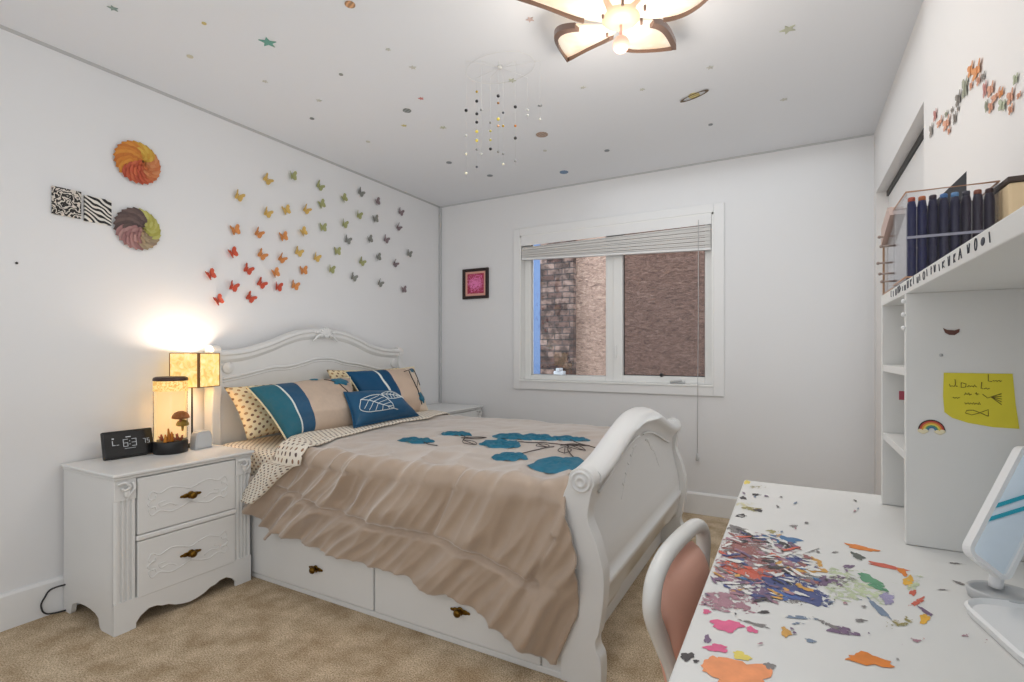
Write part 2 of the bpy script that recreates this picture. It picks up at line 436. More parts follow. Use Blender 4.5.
DESK_PAINT = [(2.737,-2.726,0.064,-0.018,-0.003,-0.129,'mv',0.64),(2.767,-2.806,0.068,-0.004,-0.003,-0.082,'gy',0.6),(2.797,-2.823,0.054,-0.003,-0.004,-0.054,'nv',0.62),(2.881,-2.778,0.043,-0.011,-0.01,-0.059,'lg',0.58),(2.723,-2.911,0.04,0.013,0.002,-0.037,'mv',0.6),(2.686,-2.139,0.008,0.005,0.001,-0.023,'ye',0.9),(2.708,-2.183,0.026,0.003,0.001,-0.026,'ol',0.4),(2.69,-2.317,0.008,-0.002,0.0,-0.015,'bk',0.9),(2.717,-2.267,0.01,0.005,0.001,-0.012,'bk',0.8),(2.699,-2.385,0.018,0.009,0.003,-0.033,'py',0.5),(2.717,-2.409,0.021,-0.001,0.001,-0.019,'ol',0.7),(2.73,-2.412,0.01,0.0,0.001,-0.013,'bk',0.8),(2.698,-2.474,0.011,0.006,0.001,-0.014,'bk',0.7),(2.701,-2.579,0.025,-0.005,0.0,-0.022,'gy',0.8),(2.73,-2.608,0.033,-0.027,-0.001,-0.018,'bk',0.7),(2.762,-2.558,0.011,0.006,0.0,-0.013,'ol',0.6),(2.696,-2.688,0.025,0.014,0.005,-0.051,'ma',0.6),(2.729,-2.691,0.031,-0.001,0.0,-0.05,'ma',0.7),(2.755,-2.726,0.029,-0.008,-0.001,-0.039,'ma',0.6),(2.704,-2.773,0.021,0.012,0.004,-0.036,'rd',0.5),(2.742,-2.796,0.025,0.004,0.0,-0.022,'rd',0.75),(2.767,-2.785,0.021,0.0,-0.001,-0.017,'rd',0.7),(2.721,-2.754,0.017,-0.009,-0.001,-0.035,'bk',0.45),(2.753,-2.678,0.023,-0.027,-0.004,-0.033,'gy',0.5),(2.762,-2.869,0.023,0.004,0.0,-0.021,'pu',0.7),(2.786,-2.811,0.031,-0.002,-0.001,-0.018,'nv',0.75),(2.797,-2.832,0.036,0.002,-0.001,-0.02,'nv',0.8),(2.817,-2.849,0.025,-0.001,-0.002,-0.025,'nv',0.85),(2.79,-2.856,0.02,0.001,-0.001,-0.022,'bl',0.6),(2.814,-2.705,0.023,-0.014,-0.002,-0.015,'nv',0.8),(2.814,-2.741,0.035,0.008,-0.001,-0.01,'oc',0.85),(2.838,-2.69,0.009,-0.018,-0.003,-0.012,'oc',0.85),(2.847,-2.726,0.007,-0.004,-0.001,-0.007,'oc',0.8),(2.783,-2.595,0.031,0.001,0.0,-0.023,'sb',0.85),(2.769,-2.579,0.012,0.007,0.001,-0.012,'oc',0.5),(2.867,-2.763,0.022,0.013,-0.003,-0.031,'pu',0.5),(2.845,-2.774,0.009,0.004,-0.001,-0.024,'pu',0.8),(2.885,-2.688,0.01,0.006,0.0,-0.009,'pu',0.7),(2.915,-2.574,0.025,-0.006,-0.002,-0.013,'og',0.95),(2.905,-2.625,0.009,-0.011,-0.003,-0.014,'dg',0.9),(2.901,-2.716,0.026,-0.001,-0.004,-0.031,'lg',0.35),(2.911,-2.73,0.014,-0.015,-0.004,-0.016,'gn',0.85),(2.92,-2.756,0.011,-0.007,-0.003,-0.013,'gn',0.8),(2.927,-2.795,0.005,-0.014,-0.008,-0.02,'la',0.7),(2.91,-2.84,0.01,-0.027,-0.003,-0.009,'st',0.8),(2.891,-2.825,0.007,-0.017,-0.005,-0.015,'st',0.35),(2.943,-2.654,0.026,-0.005,-0.002,-0.01,'rd',0.95),(2.964,-2.669,0.004,-0.015,-0.004,-0.011,'og',0.95),(2.966,-2.708,0.0,-0.018,-0.009,-0.016,'yo',0.95),(2.97,-2.726,0.0,-0.012,-0.012,-0.021,'lg',0.6),(2.964,-2.755,0.005,0.003,-0.002,-0.011,'rd',0.95),(2.964,-2.788,0.0,-0.008,-0.012,-0.02,'rd',0.8),(2.962,-2.845,0.0,-0.013,-0.007,-0.012,'yo',0.95),(2.968,-2.818,0.006,-0.012,-0.002,-0.006,'pu',0.8),(2.924,-2.882,0.013,0.008,-0.002,-0.014,'ol',0.5),(2.941,-2.861,0.006,0.003,-0.001,-0.011,'ol',0.6),(2.859,-2.936,0.017,0.0,-0.002,-0.012,'pu',0.7),(2.843,-2.926,0.015,-0.01,-0.001,-0.005,'gy',0.7),(2.811,-2.924,0.019,0.006,0.0,-0.005,'st',0.7),(2.884,-2.893,0.007,0.003,0.0,-0.005,'gy',0.8),(2.821,-2.984,0.006,0.0,0.0,-0.005,'st',0.7),(2.807,-2.944,0.007,0.004,0.0,-0.004,'st',0.6),(2.707,-2.929,0.032,0.009,0.002,-0.031,'mv',0.7),(2.765,-2.932,0.007,0.004,0.0,-0.005,'bk',0.8),(2.757,-2.973,0.018,-0.001,0.0,-0.005,'gy',0.7),(2.722,-2.996,0.019,0.006,0.001,-0.016,'pk',0.85),(2.693,-2.971,0.005,0.003,0.001,-0.008,'pk',0.8),(2.753,-2.992,0.007,-0.003,-0.001,-0.007,'pk',0.95),(2.717,-3.06,0.013,0.005,0.001,-0.009,'pk',0.95),(2.704,-3.044,0.003,0.005,0.003,-0.009,'pu',0.85),(2.793,-2.976,0.005,0.007,0.003,-0.012,'oc',0.8),(2.746,-3.063,0.01,-0.002,-0.001,-0.009,'ye',0.9),(2.688,-3.096,0.007,0.006,0.002,-0.008,'bk',0.95),(2.699,-3.101,0.003,0.002,0.001,-0.003,'bk',0.95),(2.745,-3.103,0.034,0.011,0.001,-0.032,'or',0.93),(2.72,-3.097,0.014,0.008,0.002,-0.015,'or',0.85),(2.883,-2.997,0.021,0.001,-0.002,-0.014,'og',0.97),(2.868,-3.003,0.009,0.005,-0.001,-0.007,'og',0.9),(2.777,-3.069,0.006,-0.001,-0.001,-0.007,'gy',0.8),(2.913,-2.98,0.005,0.001,0.0,-0.004,'gy',0.4),(2.94,-2.917,0.005,0.0,-0.001,-0.006,'mv',0.6),(2.951,-2.908,0.005,0.002,0.0,-0.003,'rd',0.5),(3.006,-2.721,0.008,0.003,-0.001,-0.003,'gy',0.6),(3.001,-2.871,0.005,0.003,-0.001,-0.005,'mv',0.6),(3.02,-2.876,0.004,0.002,-0.001,-0.005,'mv',0.5),(3.036,-2.678,0.006,-0.005,-0.002,-0.005,'gy',0.8),(3.051,-2.582,0.013,0.002,-0.001,-0.004,'gy',0.6),(2.803,-2.497,0.007,0.004,0.0,-0.008,'gy',0.8),(2.87,-2.624,0.005,0.003,-0.001,-0.006,'gy',0.7),(2.833,-2.638,0.013,0.021,0.001,-0.003,'gy',0.6),(2.923,-2.941,0.005,0.003,-0.001,-0.004,'mv',0.3),(2.927,-2.719,0.032,-0.008,-0.003,-0.013,'lg',0.3),(2.981,-2.689,0.0,-0.027,-0.016,-0.029,'lg',0.35),(2.763,-2.812,0.007,-0.008,0.0,-0.003,'nv',0.85),(2.749,-2.61,0.006,-0.005,-0.001,-0.007,'nv',0.85),(2.736,-2.602,0.007,-0.013,-0.001,-0.009,'nv',0.85),(2.75,-2.694,0.007,-0.004,0.0,-0.007,'mv',0.85),(2.823,-2.69,0.008,0.001,0.0,-0.008,'gy',0.85),(2.792,-2.839,0.004,-0.004,-0.001,-0.006,'oc',0.85),(2.753,-2.755,0.007,0.002,0.0,-0.006,'gy',0.85),(2.71,-2.853,0.007,-0.011,0.0,-0.002,'nv',0.85),(2.771,-2.886,0.004,-0.004,0.0,-0.004,'bl',0.85),(2.729,-2.716,0.012,-0.004,0.0,-0.003,'gy',0.85),(2.694,-2.709,0.006,0.004,0.001,-0.006,'gy',0.85),(2.769,-2.728,0.004,0.002,0.0,-0.004,'sb',0.85),(2.804,-2.63,0.012,-0.007,-0.001,-0.009,'ma',0.85),(2.746,-2.849,0.005,-0.006,-0.001,-0.004,'nv',0.85),(2.754,-2.832,0.008,0.008,0.001,-0.003,'mv',0.85),(2.715,-2.748,0.011,0.005,0.001,-0.005,'sb',0.85),(2.735,-2.841,0.005,-0.001,0.0,-0.006,'mv',0.85),(2.772,-2.728,0.004,0.006,0.001,-0.006,'wh',0.85),(2.813,-2.763,0.006,0.006,0.0,-0.007,'ma',0.85),(2.761,-2.679,0.016,-0.009,0.0,-0.007,'wh',0.85),(2.741,-2.791,0.008,-0.006,0.0,-0.003,'rd',0.85),(2.763,-2.648,0.004,-0.002,0.0,-0.005,'gy',0.85),(2.723,-2.824,0.007,-0.006,-0.001,-0.007,'oc',0.85),(2.724,-2.849,0.013,0.013,0.001,-0.005,'pu',0.85),(2.739,-2.878,0.011,-0.007,-0.001,-0.005,'wh',0.85),(2.741,-2.855,0.008,0.005,0.0,-0.006,'wh',0.85),(2.815,-2.7,0.003,-0.007,-0.002,-0.006,'pu',0.85),(2.782,-2.613,0.009,-0.027,-0.002,-0.005,'wh',0.85),(2.714,-2.598,0.007,-0.005,0.0,-0.004,'nv',0.85),(2.82,-2.821,0.011,-0.002,0.0,-0.006,'oc',0.85),(2.835,-2.773,0.005,-0.003,-0.001,-0.005,'sb',0.85),(2.696,-2.82,0.004,0.003,0.0,-0.002,'wh',0.85),(2.81,-2.811,0.005,-0.003,-0.001,-0.006,'oc',0.85),(2.782,-2.698,0.007,-0.003,0.0,-0.003,'wh',0.85),(2.719,-2.807,0.015,-0.005,0.0,-0.004,'rd',0.85),(2.78,-2.783,0.01,0.013,0.001,-0.006,'wh',0.85),(2.806,-2.738,0.012,0.013,0.001,-0.004,'pu',0.85),(2.753,-2.893,0.007,0.008,0.001,-0.005,'pu',0.85),(2.737,-2.822,0.011,-0.007,0.0,-0.004,'ma',0.85),(2.748,-2.758,0.007,0.001,0.0,-0.006,'wh',0.85),(2.742,-2.63,0.011,0.003,0.0,-0.007,'gy',0.85),(2.726,-2.586,0.012,-0.011,-0.001,-0.009,'wh',0.85),(2.794,-2.673,0.014,0.024,0.001,-0.006,'wh',0.85),(2.742,-2.628,0.01,0.005,0.0,-0.005,'sb',0.85),(2.785,-2.688,0.01,0.009,0.0,-0.004,'wh',0.85),(2.764,-2.73,0.011,0.001,0.0,-0.007,'bk',0.85),(2.752,-2.791,0.003,-0.004,-0.001,-0.007,'ma',0.85),(2.749,-2.605,0.016,0.01,0.0,-0.004,'wh',0.85),(2.775,-2.753,0.014,0.003,0.0,-0.008,'bk',0.85),(2.713,-2.856,0.013,0.004,0.0,-0.005,'wh',0.85),(2.725,-2.879,0.008,0.009,0.0,-0.004,'oc',0.85),(2.709,-2.872,0.006,-0.004,0.0,-0.004,'nv',0.85),(2.776,-2.891,0.007,-0.004,0.0,-0.004,'mv',0.85),(2.717,-2.739,0.005,0.002,0.001,-0.008,'pu',0.85),(2.801,-2.675,0.007,-0.002,0.0,-0.003,'wh',0.85),(2.797,-2.642,0.005,-0.006,0.0,-0.005,'nv',0.85),(2.768,-2.785,0.008,0.005,0.001,-0.005,'wh',0.85),(2.767,-2.867,0.005,0.003,0.0,-0.002,'nv',0.85),(2.772,-2.742,0.007,0.003,0.0,-0.007,'pu',0.85),(2.697,-2.641,0.013,0.008,0.001,-0.01,'mv',0.85),(2.712,-2.651,0.013,0.009,0.001,-0.008,'bk',0.85),(2.776,-2.836,0.008,0.0,0.0,-0.004,'pu',0.85),(2.772,-2.694,0.008,-0.007,-0.001,-0.006,'rd',0.85),(2.836,-2.781,0.006,0.002,-0.001,-0.005,'nv',0.85),(2.781,-2.735,0.005,-0.004,-0.001,-0.008,'wh',0.85),(2.833,-2.732,0.01,0.003,0.0,-0.007,'wh',0.85),(2.823,-2.726,0.014,0.013,0.0,-0.007,'wh',0.85),(2.722,-2.755,0.01,-0.015,-0.001,-0.007,'nv',0.85),(2.814,-2.665,0.008,-0.006,-0.001,-0.008,'wh',0.85),(2.778,-2.636,0.008,0.002,0.0,-0.009,'pu',0.85),(2.768,-2.611,0.005,-0.001,0.0,-0.005,'mv',0.85),(2.801,-2.763,0.008,-0.005,-0.001,-0.007,'ma',0.85),(2.765,-2.791,0.009,-0.002,-0.001,-0.006,'pu',0.85),(2.826,-2.787,0.013,-0.001,0.0,-0.006,'ma',0.85),(2.705,-2.786,0.014,-0.005,0.0,-0.003,'ma',0.85),(2.802,-2.624,0.004,-0.005,-0.001,-0.008,'gy',0.85),(2.726,-2.89,0.011,0.0,0.0,-0.005,'mv',0.85),(2.808,-2.759,0.011,-0.015,-0.001,-0.006,'wh',0.85),(2.754,-2.883,0.011,0.003,0.0,-0.005,'nv',0.85),(2.699,-2.811,0.015,-0.007,0.0,-0.004,'rd',0.85),(2.824,-2.676,0.007,-0.005,-0.001,-0.008,'ma',0.85),(2.797,-2.759,0.005,-0.006,-0.001,-0.007,'bk',0.85),(2.701,-2.731,0.015,0.01,0.001,-0.007,'nv',0.85),(2.816,-2.739,0.006,0.001,0.0,-0.003,'sb',0.85),(2.795,-2.728,0.009,-0.003,-0.001,-0.006,'mv',0.85),(2.829,-2.791,0.003,-0.008,-0.002,-0.005,'pu',0.85),(2.715,-2.705,0.011,-0.007,0.0,-0.007,'mv',0.85),(2.816,-2.719,0.007,-0.005,-0.001,-0.008,'ma',0.85),(2.813,-2.691,0.014,-0.014,0.0,-0.003,'nv',0.85),(2.701,-2.646,0.015,-0.008,0.0,-0.004,'wh',0.85),(2.686,-2.729,0.008,-0.006,0.0,-0.006,'rd',0.85),(2.77,-2.618,0.004,-0.002,0.0,-0.004,'wh',0.85),(2.788,-2.611,0.011,-0.014,-0.001,-0.006,'wh',0.85),(2.692,-2.616,0.007,-0.007,0.0,-0.006,'ma',0.85),(2.794,-2.802,0.011,-0.002,0.0,-0.004,'wh',0.85),(2.734,-2.778,0.007,0.0,0.0,-0.006,'rd',0.85),(2.698,-2.726,0.004,-0.003,0.0,-0.007,'wh',0.85),(2.828,-2.752,0.01,-0.01,0.0,-0.005,'wh',0.85),(2.776,-2.77,0.005,-0.004,0.0,-0.005,'ma',0.85),(2.796,-2.849,0.009,-0.002,0.0,-0.005,'mv',0.85),(2.779,-2.865,0.009,-0.001,0.0,-0.003,'wh',0.85),(2.781,-2.876,0.008,0.0,0.0,-0.004,'oc',0.85),(2.691,-2.683,0.007,0.014,0.001,-0.006,'wh',0.85),(2.786,-2.762,0.009,0.012,0.001,-0.006,'ma',0.85),(2.787,-2.654,0.016,-0.008,0.0,-0.004,'mv',0.85),(2.815,-2.838,0.007,-0.011,0.0,-0.003,'nv',0.85),(2.741,-2.63,0.011,0.002,0.0,-0.005,'ma',0.85),(2.756,-2.896,0.006,-0.001,0.0,-0.004,'nv',0.85),(2.777,-2.693,0.009,0.007,0.0,-0.003,'wh',0.85),(2.761,-2.893,0.012,0.013,0.001,-0.004,'bk',0.85),(2.703,-2.632,0.004,-0.01,-0.001,-0.003,'wh',0.85),(2.694,-2.788,0.004,0.005,0.001,-0.005,'pu',0.85),(2.78,-2.813,0.01,-0.007,0.0,-0.003,'bk',0.85),(2.803,-2.626,0.009,-0.006,-0.001,-0.006,'pu',0.85),(2.762,-2.874,0.003,-0.007,-0.001,-0.003,'pu',0.85),(2.797,-2.766,0.009,-0.012,-0.001,-0.005,'wh',0.85),(2.728,-2.882,0.008,-0.002,0.0,-0.004,'pu',0.85),(2.834,-2.702,0.007,-0.016,-0.001,-0.003,'wh',0.85),(2.711,-2.758,0.015,0.0,0.0,-0.007,'wh',0.85),(2.78,-2.729,0.005,0.01,0.001,-0.006,'oc',0.85),(2.708,-2.66,0.012,-0.009,0.0,-0.005,'ma',0.85),(2.784,-2.624,0.008,0.0,0.0,-0.009,'bk',0.85),(2.688,-2.859,0.006,-0.012,-0.001,-0.003,'pu',0.85),(2.723,-2.715,0.015,-0.014,0.0,-0.005,'pu',0.85),(2.729,-2.829,0.008,-0.001,0.0,-0.005,'sb',0.85),(2.79,-2.766,0.007,-0.005,-0.001,-0.005,'bk',0.85),(2.698,-2.851,0.01,0.001,0.001,-0.007,'pu',0.85),(2.795,-2.811,0.004,-0.004,0.0,-0.004,'bk',0.85),(2.694,-2.81,0.011,-0.011,-0.001,-0.004,'gy',0.85),(2.742,-2.72,0.005,-0.004,0.0,-0.004,'wh',0.85),(2.714,-2.621,0.015,0.009,0.0,-0.005,'rd',0.85),(2.797,-2.649,0.014,0.018,0.001,-0.005,'rd',0.85),(2.826,-2.708,0.012,0.001,0.0,-0.005,'wh',0.85),(2.763,-2.706,0.009,0.013,0.001,-0.003,'wh',0.85),(2.833,-2.757,0.009,-0.003,-0.001,-0.006,'wh',0.85),(2.778,-2.86,0.011,-0.009,-0.001,-0.004,'oc',0.85),(2.76,-2.713,0.014,0.002,0.0,-0.003,'wh',0.85),(2.792,-2.639,0.006,0.007,0.0,-0.005,'bk',0.85),(2.768,-2.882,0.007,-0.012,-0.001,-0.004,'pu',0.85),(2.829,-2.695,0.011,-0.001,-0.001,-0.005,'wh',0.85),(2.761,-2.592,0.016,-0.012,-0.001,-0.003,'wh',0.85),(2.714,-2.736,0.011,0.006,0.0,-0.004,'ma',0.85),(2.692,-2.834,0.01,-0.008,0.0,-0.003,'oc',0.85),(2.811,-2.846,0.01,-0.003,-0.001,-0.005,'wh',0.85),(2.859,-2.821,0.001,0.0,0.0,-0.002,'gy',0.9),(2.73,-2.959,0.001,0.001,0.001,-0.003,'bk',0.9),(2.881,-2.711,0.002,0.0,0.0,-0.006,'pu',0.9),(2.751,-2.823,0.002,-0.003,-0.001,-0.004,'pu',0.9),(2.827,-2.856,0.003,0.004,0.0,-0.002,'pu',0.9),(2.938,-2.212,0.003,-0.007,-0.001,-0.006,'bk',0.9),(2.784,-2.668,0.002,-0.001,0.0,-0.006,'bk',0.9),(2.869,-2.847,0.003,0.001,0.0,-0.003,'mv',0.9),(2.937,-2.286,0.002,0.0,-0.001,-0.006,'st',0.9),(2.78,-2.714,0.004,-0.005,0.0,-0.004,'pu',0.9),(2.688,-2.271,0.004,-0.007,0.0,-0.008,'pu',0.9),(2.856,-2.843,0.001,0.001,0.0,-0.003,'gy',0.9),(2.842,-2.639,0.003,-0.001,0.0,-0.005,'gy',0.9),(2.807,-2.307,0.004,0.009,0.0,-0.009,'st',0.9),(2.769,-2.359,0.003,-0.006,-0.001,-0.006,'gy',0.9),(2.764,-2.832,0.002,-0.001,0.0,-0.003,'pu',0.9),(2.892,-2.846,0.003,0.002,0.0,-0.003,'gy',0.9),(2.716,-2.296,0.003,0.0,0.0,-0.009,'st',0.9),(2.746,-2.849,0.003,0.001,0.0,-0.003,'mv',0.9),(2.765,-3.024,0.003,0.003,0.0,-0.002,'mv',0.9),(2.781,-2.552,0.002,-0.002,-0.001,-0.006,'st',0.9),(2.789,-2.745,0.004,0.002,0.0,-0.002,'st',0.9),(2.775,-2.265,0.003,-0.001,0.0,-0.007,'gy',0.9),(2.782,-2.864,0.002,0.0,0.0,-0.003,'bk',0.9),(2.849,-2.769,0.002,-0.002,-0.001,-0.004,'bk',0.9),(2.796,-2.615,0.004,0.005,0.001,-0.006,'pu',0.9),(2.688,-2.949,0.002,0.001,0.0,-0.002,'pu',0.9),(2.741,-2.274,0.005,0.001,0.001,-0.007,'pu',0.9),(2.851,-2.853,0.004,0.002,0.0,-0.003,'st',0.9),(2.702,-2.96,0.001,0.001,0.0,-0.002,'gy',0.9),(2.686,-2.917,0.004,-0.002,0.0,-0.003,'pu',0.9),(2.827,-2.463,0.004,0.004,0.0,-0.006,'gy',0.9),(2.889,-2.929,0.001,0.0,0.0,-0.002,'pu',0.9),(2.803,-2.975,0.002,-0.001,-0.001,-0.003,'pu',0.9),(2.8,-2.965,0.002,-0.002,-0.001,-0.002,'pu',0.9),(2.707,-2.593,0.002,0.003,0.001,-0.006,'pu',0.9),(2.806,-2.514,0.002,-0.001,0.0,-0.006,'mv',0.9),(2.928,-2.313,0.002,-0.001,-0.002,-0.009,'mv',0.9)]
# ------------------------------------------------------------------ the room
T = 0.12
mb = MB(); mb.box((-T, FRONT_Y - T, -0.1), (ROOM_W + 0.8, T, 0.0)); struct('floor', mb, M['carpet'])
mb = MB(); mb.box((-T, FRONT_Y - T, CEIL), (ROOM_W + 0.8, T, CEIL + 0.1)); struct('ceiling', mb, M['ceiling'])
mb = MB(); mb.box((-T, FRONT_Y - T, 0), (0, T, CEIL)); struct('wall_left', mb, M['wall'])
WX0, WX1, WZ0, WZ1 = 0.825, 2.325, 0.885, 2.083
mb = MB()
mb.box((0, 0, 0), (WX0, T, CEIL)).box((WX1, 0, 0), (ROOM_W + 0.8, T, CEIL))
mb.box((WX0, 0, 0), (WX1, T, WZ0)).box((WX0, 0, WZ1), (WX1, T, CEIL))
struct('wall_back', mb, M['wall'])
mb = MB(); mb.box((0, FRONT_Y - T, 0), (ROOM_W + 0.8, FRONT_Y, CEIL)); struct('wall_front', mb, M['wall'])
# right wall: near part with the wall cutouts, then the closet opening under its header
CY0, CY1, CZ = -1.40, -0.085, 2.06
mb = MB()
mb.box((ROOM_W - 0.012, FRONT_Y, 0), (ROOM_W + 0.8, CY0, CEIL))
mb.box((ROOM_W, CY0, CZ), (ROOM_W + 0.12, 0, CEIL))
mb.box((ROOM_W, CY1, 0), (ROOM_W + 0.8, 0, CZ))
mb.box((ROOM_W + 0.7, CY0, 0), (ROOM_W + 0.8, CY1, CEIL))
struct('wall_right', mb, M['wall_warm'])
mb = MB(); mb.box((ROOM_W + 0.050, CY0, CZ - 0.028), (ROOM_W + 0.068, CY1, CZ)); struct('trim_4', mb, M['black'])
mb = MB(); mb.box((ROOM_W + 0.058, CY0, 0.01), (ROOM_W + 0.092, CY1, CZ - 0.030), 0.003)
struct('door_1', mb, M['wall_warm'])
# baseboards
bh, bt = 0.148, 0.015
def board(name, lo, hi, along):
    mb = MB()
    if along == 'x':
        mb.prism([(hi[1], 0), (lo[1], 0), (lo[1], bh - 0.012), (lo[1] + 0.007, bh), (hi[1], bh)], 'x', lo[0], hi[0])
    else:
        mb.prism([(lo[0], 0), (hi[0], 0), (hi[0], bh - 0.012), (hi[0] - 0.007, bh), (lo[0], bh)], 'y', lo[1], hi[1])
    struct(name, mb, M['trim'])
board('baseboard_back', (bt, -bt, 0), (ROOM_W, 0, 0), 'x')
board('baseboard_left', (0, FRONT_Y, 0), (bt, 0, 0), 'y')
mb = MB(); mb.box((ROOM_W - 0.027, FRONT_Y, 0), (ROOM_W - 0.012, CY0, bh), 0.003); struct('baseboard_right', mb, M['trim'])
# thin grey strip run along the ceiling line and down the corner
mb = MB(); mb.prism([(0, CEIL), (0, CEIL - 0.011), (0.004, CEIL - 0.010), (0.010, CEIL - 0.004), (0.011, CEIL)], 'y', FRONT_Y, -0.003); struct('trim_1', mb, M['cord'])
mb = MB(); mb.prism([(0, CEIL), (0, CEIL - 0.010), (-0.004, CEIL - 0.009), (-0.009, CEIL - 0.004), (-0.010, CEIL)], 'x', 0.003, ROOM_W); struct('trim_2', mb, M['grey_plastic'])
mb = MB(); mb.box((0.0, -0.022, 0.15), (0.022, 0.0, CEIL - 0.012), 0.004); struct('trim_3', mb, M['grey_plastic'])

# ------------------------------------------------------------------ the window
mb = MB()
ox0, ox1, oz0, oz1 = 0.765, 2.393, 0.822, 2.143
mb.box((ox0, -0.016, oz0), (WX0, 0, oz1), 0.003).box((WX1, -0.016, oz0), (ox1, 0, oz1), 0.003)
mb.box((WX0, -0.016, WZ1), (WX1, 0, oz1), 0.003).box((WX0, -0.016, oz0), (WX1, 0, WZ0), 0.003)
win = struct('window_1', mb, M['trim'])
mb = MB()
g = 0.004
mb.box((WX0, -0.014, WZ0), (WX0 + 0.012, T, WZ1)).box((WX1 - 0.012, -0.014, WZ0), (WX1, T, WZ1))
mb.box((WX0, -0.014, WZ1 - 0.012), (WX1, T, WZ1)).box((WX0, -0.022, WZ0), (WX1, T, WZ0 + 0.014), 0.003)
put('window_jamb', mb, M['vinyl'], win)
def sash(x0, x1, z0, z1, y0, y1, wl, wr, wbm, wt, name, gm):
    mb = MB()
    mb.box((x0, y0, z0), (x0 + wl, y1, z1), 0.004).box((x1 - wr, y0, z0), (x1, y1, z1), 0.004)
    mb.box((x0 + wl, y0, z0), (x1 - wr, y1, z0 + wbm), 0.004).box((x0 + wl, y0, z1 - wt), (x1 - wr, y1, z1), 0.004)
    s = put(name, mb, M['vinyl'], win)
    mb = MB(); mb.box((x0 + wl - 0.004, y1 - 0.022, z0 + wbm - 0.004), (x1 - wr + 0.004, y1 - 0.016, z1 - wt + 0.004))
    put('glass_pane', mb, gm, s)
    mb = MB()
    gx0, gx1, gz0, gz1 = x0 + wl, x1 - wr, z0 + wbm, z1 - wt
    mb.box((gx0, y1 - 0.03, gz0), (gx0 + 0.006, y1 - 0.024, gz1)).box((gx1 - 0.006, y1 - 0.03, gz0), (gx1, y1 - 0.024, gz1))
    mb.box((gx0, y1 - 0.03, gz0), (gx1, y1 - 0.024, gz0 + 0.006)).box((gx0, y1 - 0.03, gz1 - 0.006), (gx1, y1 - 0.024, gz1))
    put('gasket', mb, M['wire'] if gm is M['screened'] else M['grey_plastic'], s)
    return s
sash(WX0 + 0.012, 1.60, WZ0 + 0.014, WZ1 - 0.012, 0.055, 0.11, 0.055, 0.062, 0.038, 0.03, 'fixed_sash', M['glass'])
s2 = sash(1.60, WX1 - 0.012, WZ0 + 0.014, WZ1 - 0.012, 0.045, 0.11, 0.072, 0.052, 0.05, 0.03, 'casement_sash', M['screened'])
mb = MB(); mb.box((1.617, 0.028, 1.08), (1.632, 0.046, 1.18), 0.005); put('sash_lock', mb, M['vinyl'], win)
mb = MB(); mb.box((2.03, 0.0, WZ0 + 0.014), (2.13, 0.04, WZ0 + 0.034), 0.006).tube([(2.115, 0.0, WZ0 + 0.036), (2.04, -0.012, WZ0 + 0.03)], 0.006)
put('crank_handle', mb, M['grey_plastic'], win)
mb = MB(); mb.lathe([(0.012, 0), (0.014, 0.01), (0.010, 0.02)], (1.965, 0.045, 0.958), 12, Matrix.Rotation(R(90), 3, 'X')); put('latch_knob', mb, M['wire'], win)

# raised mini blind
bl = thing('window_blind', 'raised white mini blind bunched at the top of the window', 'blind', (1.577, -0.005, 1.84))
mb = MB(); mb.box((WX0 + 0.014, -0.012, 2.035), (WX1 - 0.014, 0.03, 2.071), 0.003); put('headrail', mb, M['grey_plastic'], bl)
def tilt_z(x, top): return top - (x - 0.83) * 0.052
mb = MB()
mb.faces([(WX0 + 0.014, -0.016, 2.071), (WX1 - 0.014, -0.016, 2.071), (WX1 - 0.014, -0.016, 2.004), (WX0 + 0.014, -0.016, 1.998),
          (WX0 + 0.014, -0.012, 2.071), (WX1 - 0.014, -0.012, 2.071), (WX1 - 0.014, -0.012, 2.004), (WX0 + 0.014, -0.012, 1.998)],
         [[0, 1, 2, 3], [7, 6, 5, 4], [0, 4, 5, 1], [3, 2, 6, 7], [0, 3, 7, 4], [1, 5, 6, 2]])
put('valance', mb, M['trim'], bl)
slat_white = plain('slat_white', rgb(222, 220, 217), 0.45)
for k in range(12):
    z = 1.988 - k * 0.0078
    mb = MB()
    a, b = WX0 + 0.018, WX1 - 0.018
    jit = random.uniform(-0.002, 0.002)
    za, zb = z + jit, 2.002 - k * 0.0138 + jit
    for (y0, y1, dz) in ((-0.010, 0.004, 0.002), (0.004, 0.018, -0.002)):
        mb.faces([(a, y0, za - 0.002 + (dz if y0 < 0 else 0)), (b, y0, zb - 0.002), (b, y1, zb), (a, y1, za)], [[0, 1, 2, 3]])
        mb.faces([(a, y0, za - 0.0078), (b, y0, zb - 0.0125), (b, y0, zb - 0.002), (a, y0, za - 0.002)], [[0, 1, 2, 3]])
    put('slat', mb, slat_white, bl)
mb = MB()
for (y0, y1) in ((-0.012, 0.022),):
    za, zb = 1.899, 1.842
    a, b = WX0 + 0.018, WX1 - 0.018
    vs = []
    for (x, z) in ((a, za), (b, zb)):
        vs += [(x, y0, z - 0.013), (x, y1, z - 0.013), (x, y1, z), (x, y0, z)]
    mb.faces(vs, [[0, 1, 2, 3], [7, 6, 5, 4], [0, 4, 5, 1], [1, 5, 6, 2], [2, 6, 7, 3], [3, 7, 4, 0]])
put('bottom_rail', mb, M['trim'], bl)
mb = MB(); mb.tube([(2.228, -0.022, 2.04), (2.229, -0.026, 1.4), (2.225, -0.028, 0.9), (2.222, -0.030, 0.42)], 0.0022, 6)
cd = put('pull_cord', mb, M['cord'], bl)
mb = MB(); mb.lathe([(0.003, 0.05), (0.008, 0.04), (0.012, 0.008), (0.010, 0.0), (0.001, 0.0)], (2.222, -0.030, 0.375), 10)
put('cord_tassel', mb, M['grey_plastic'], cd)

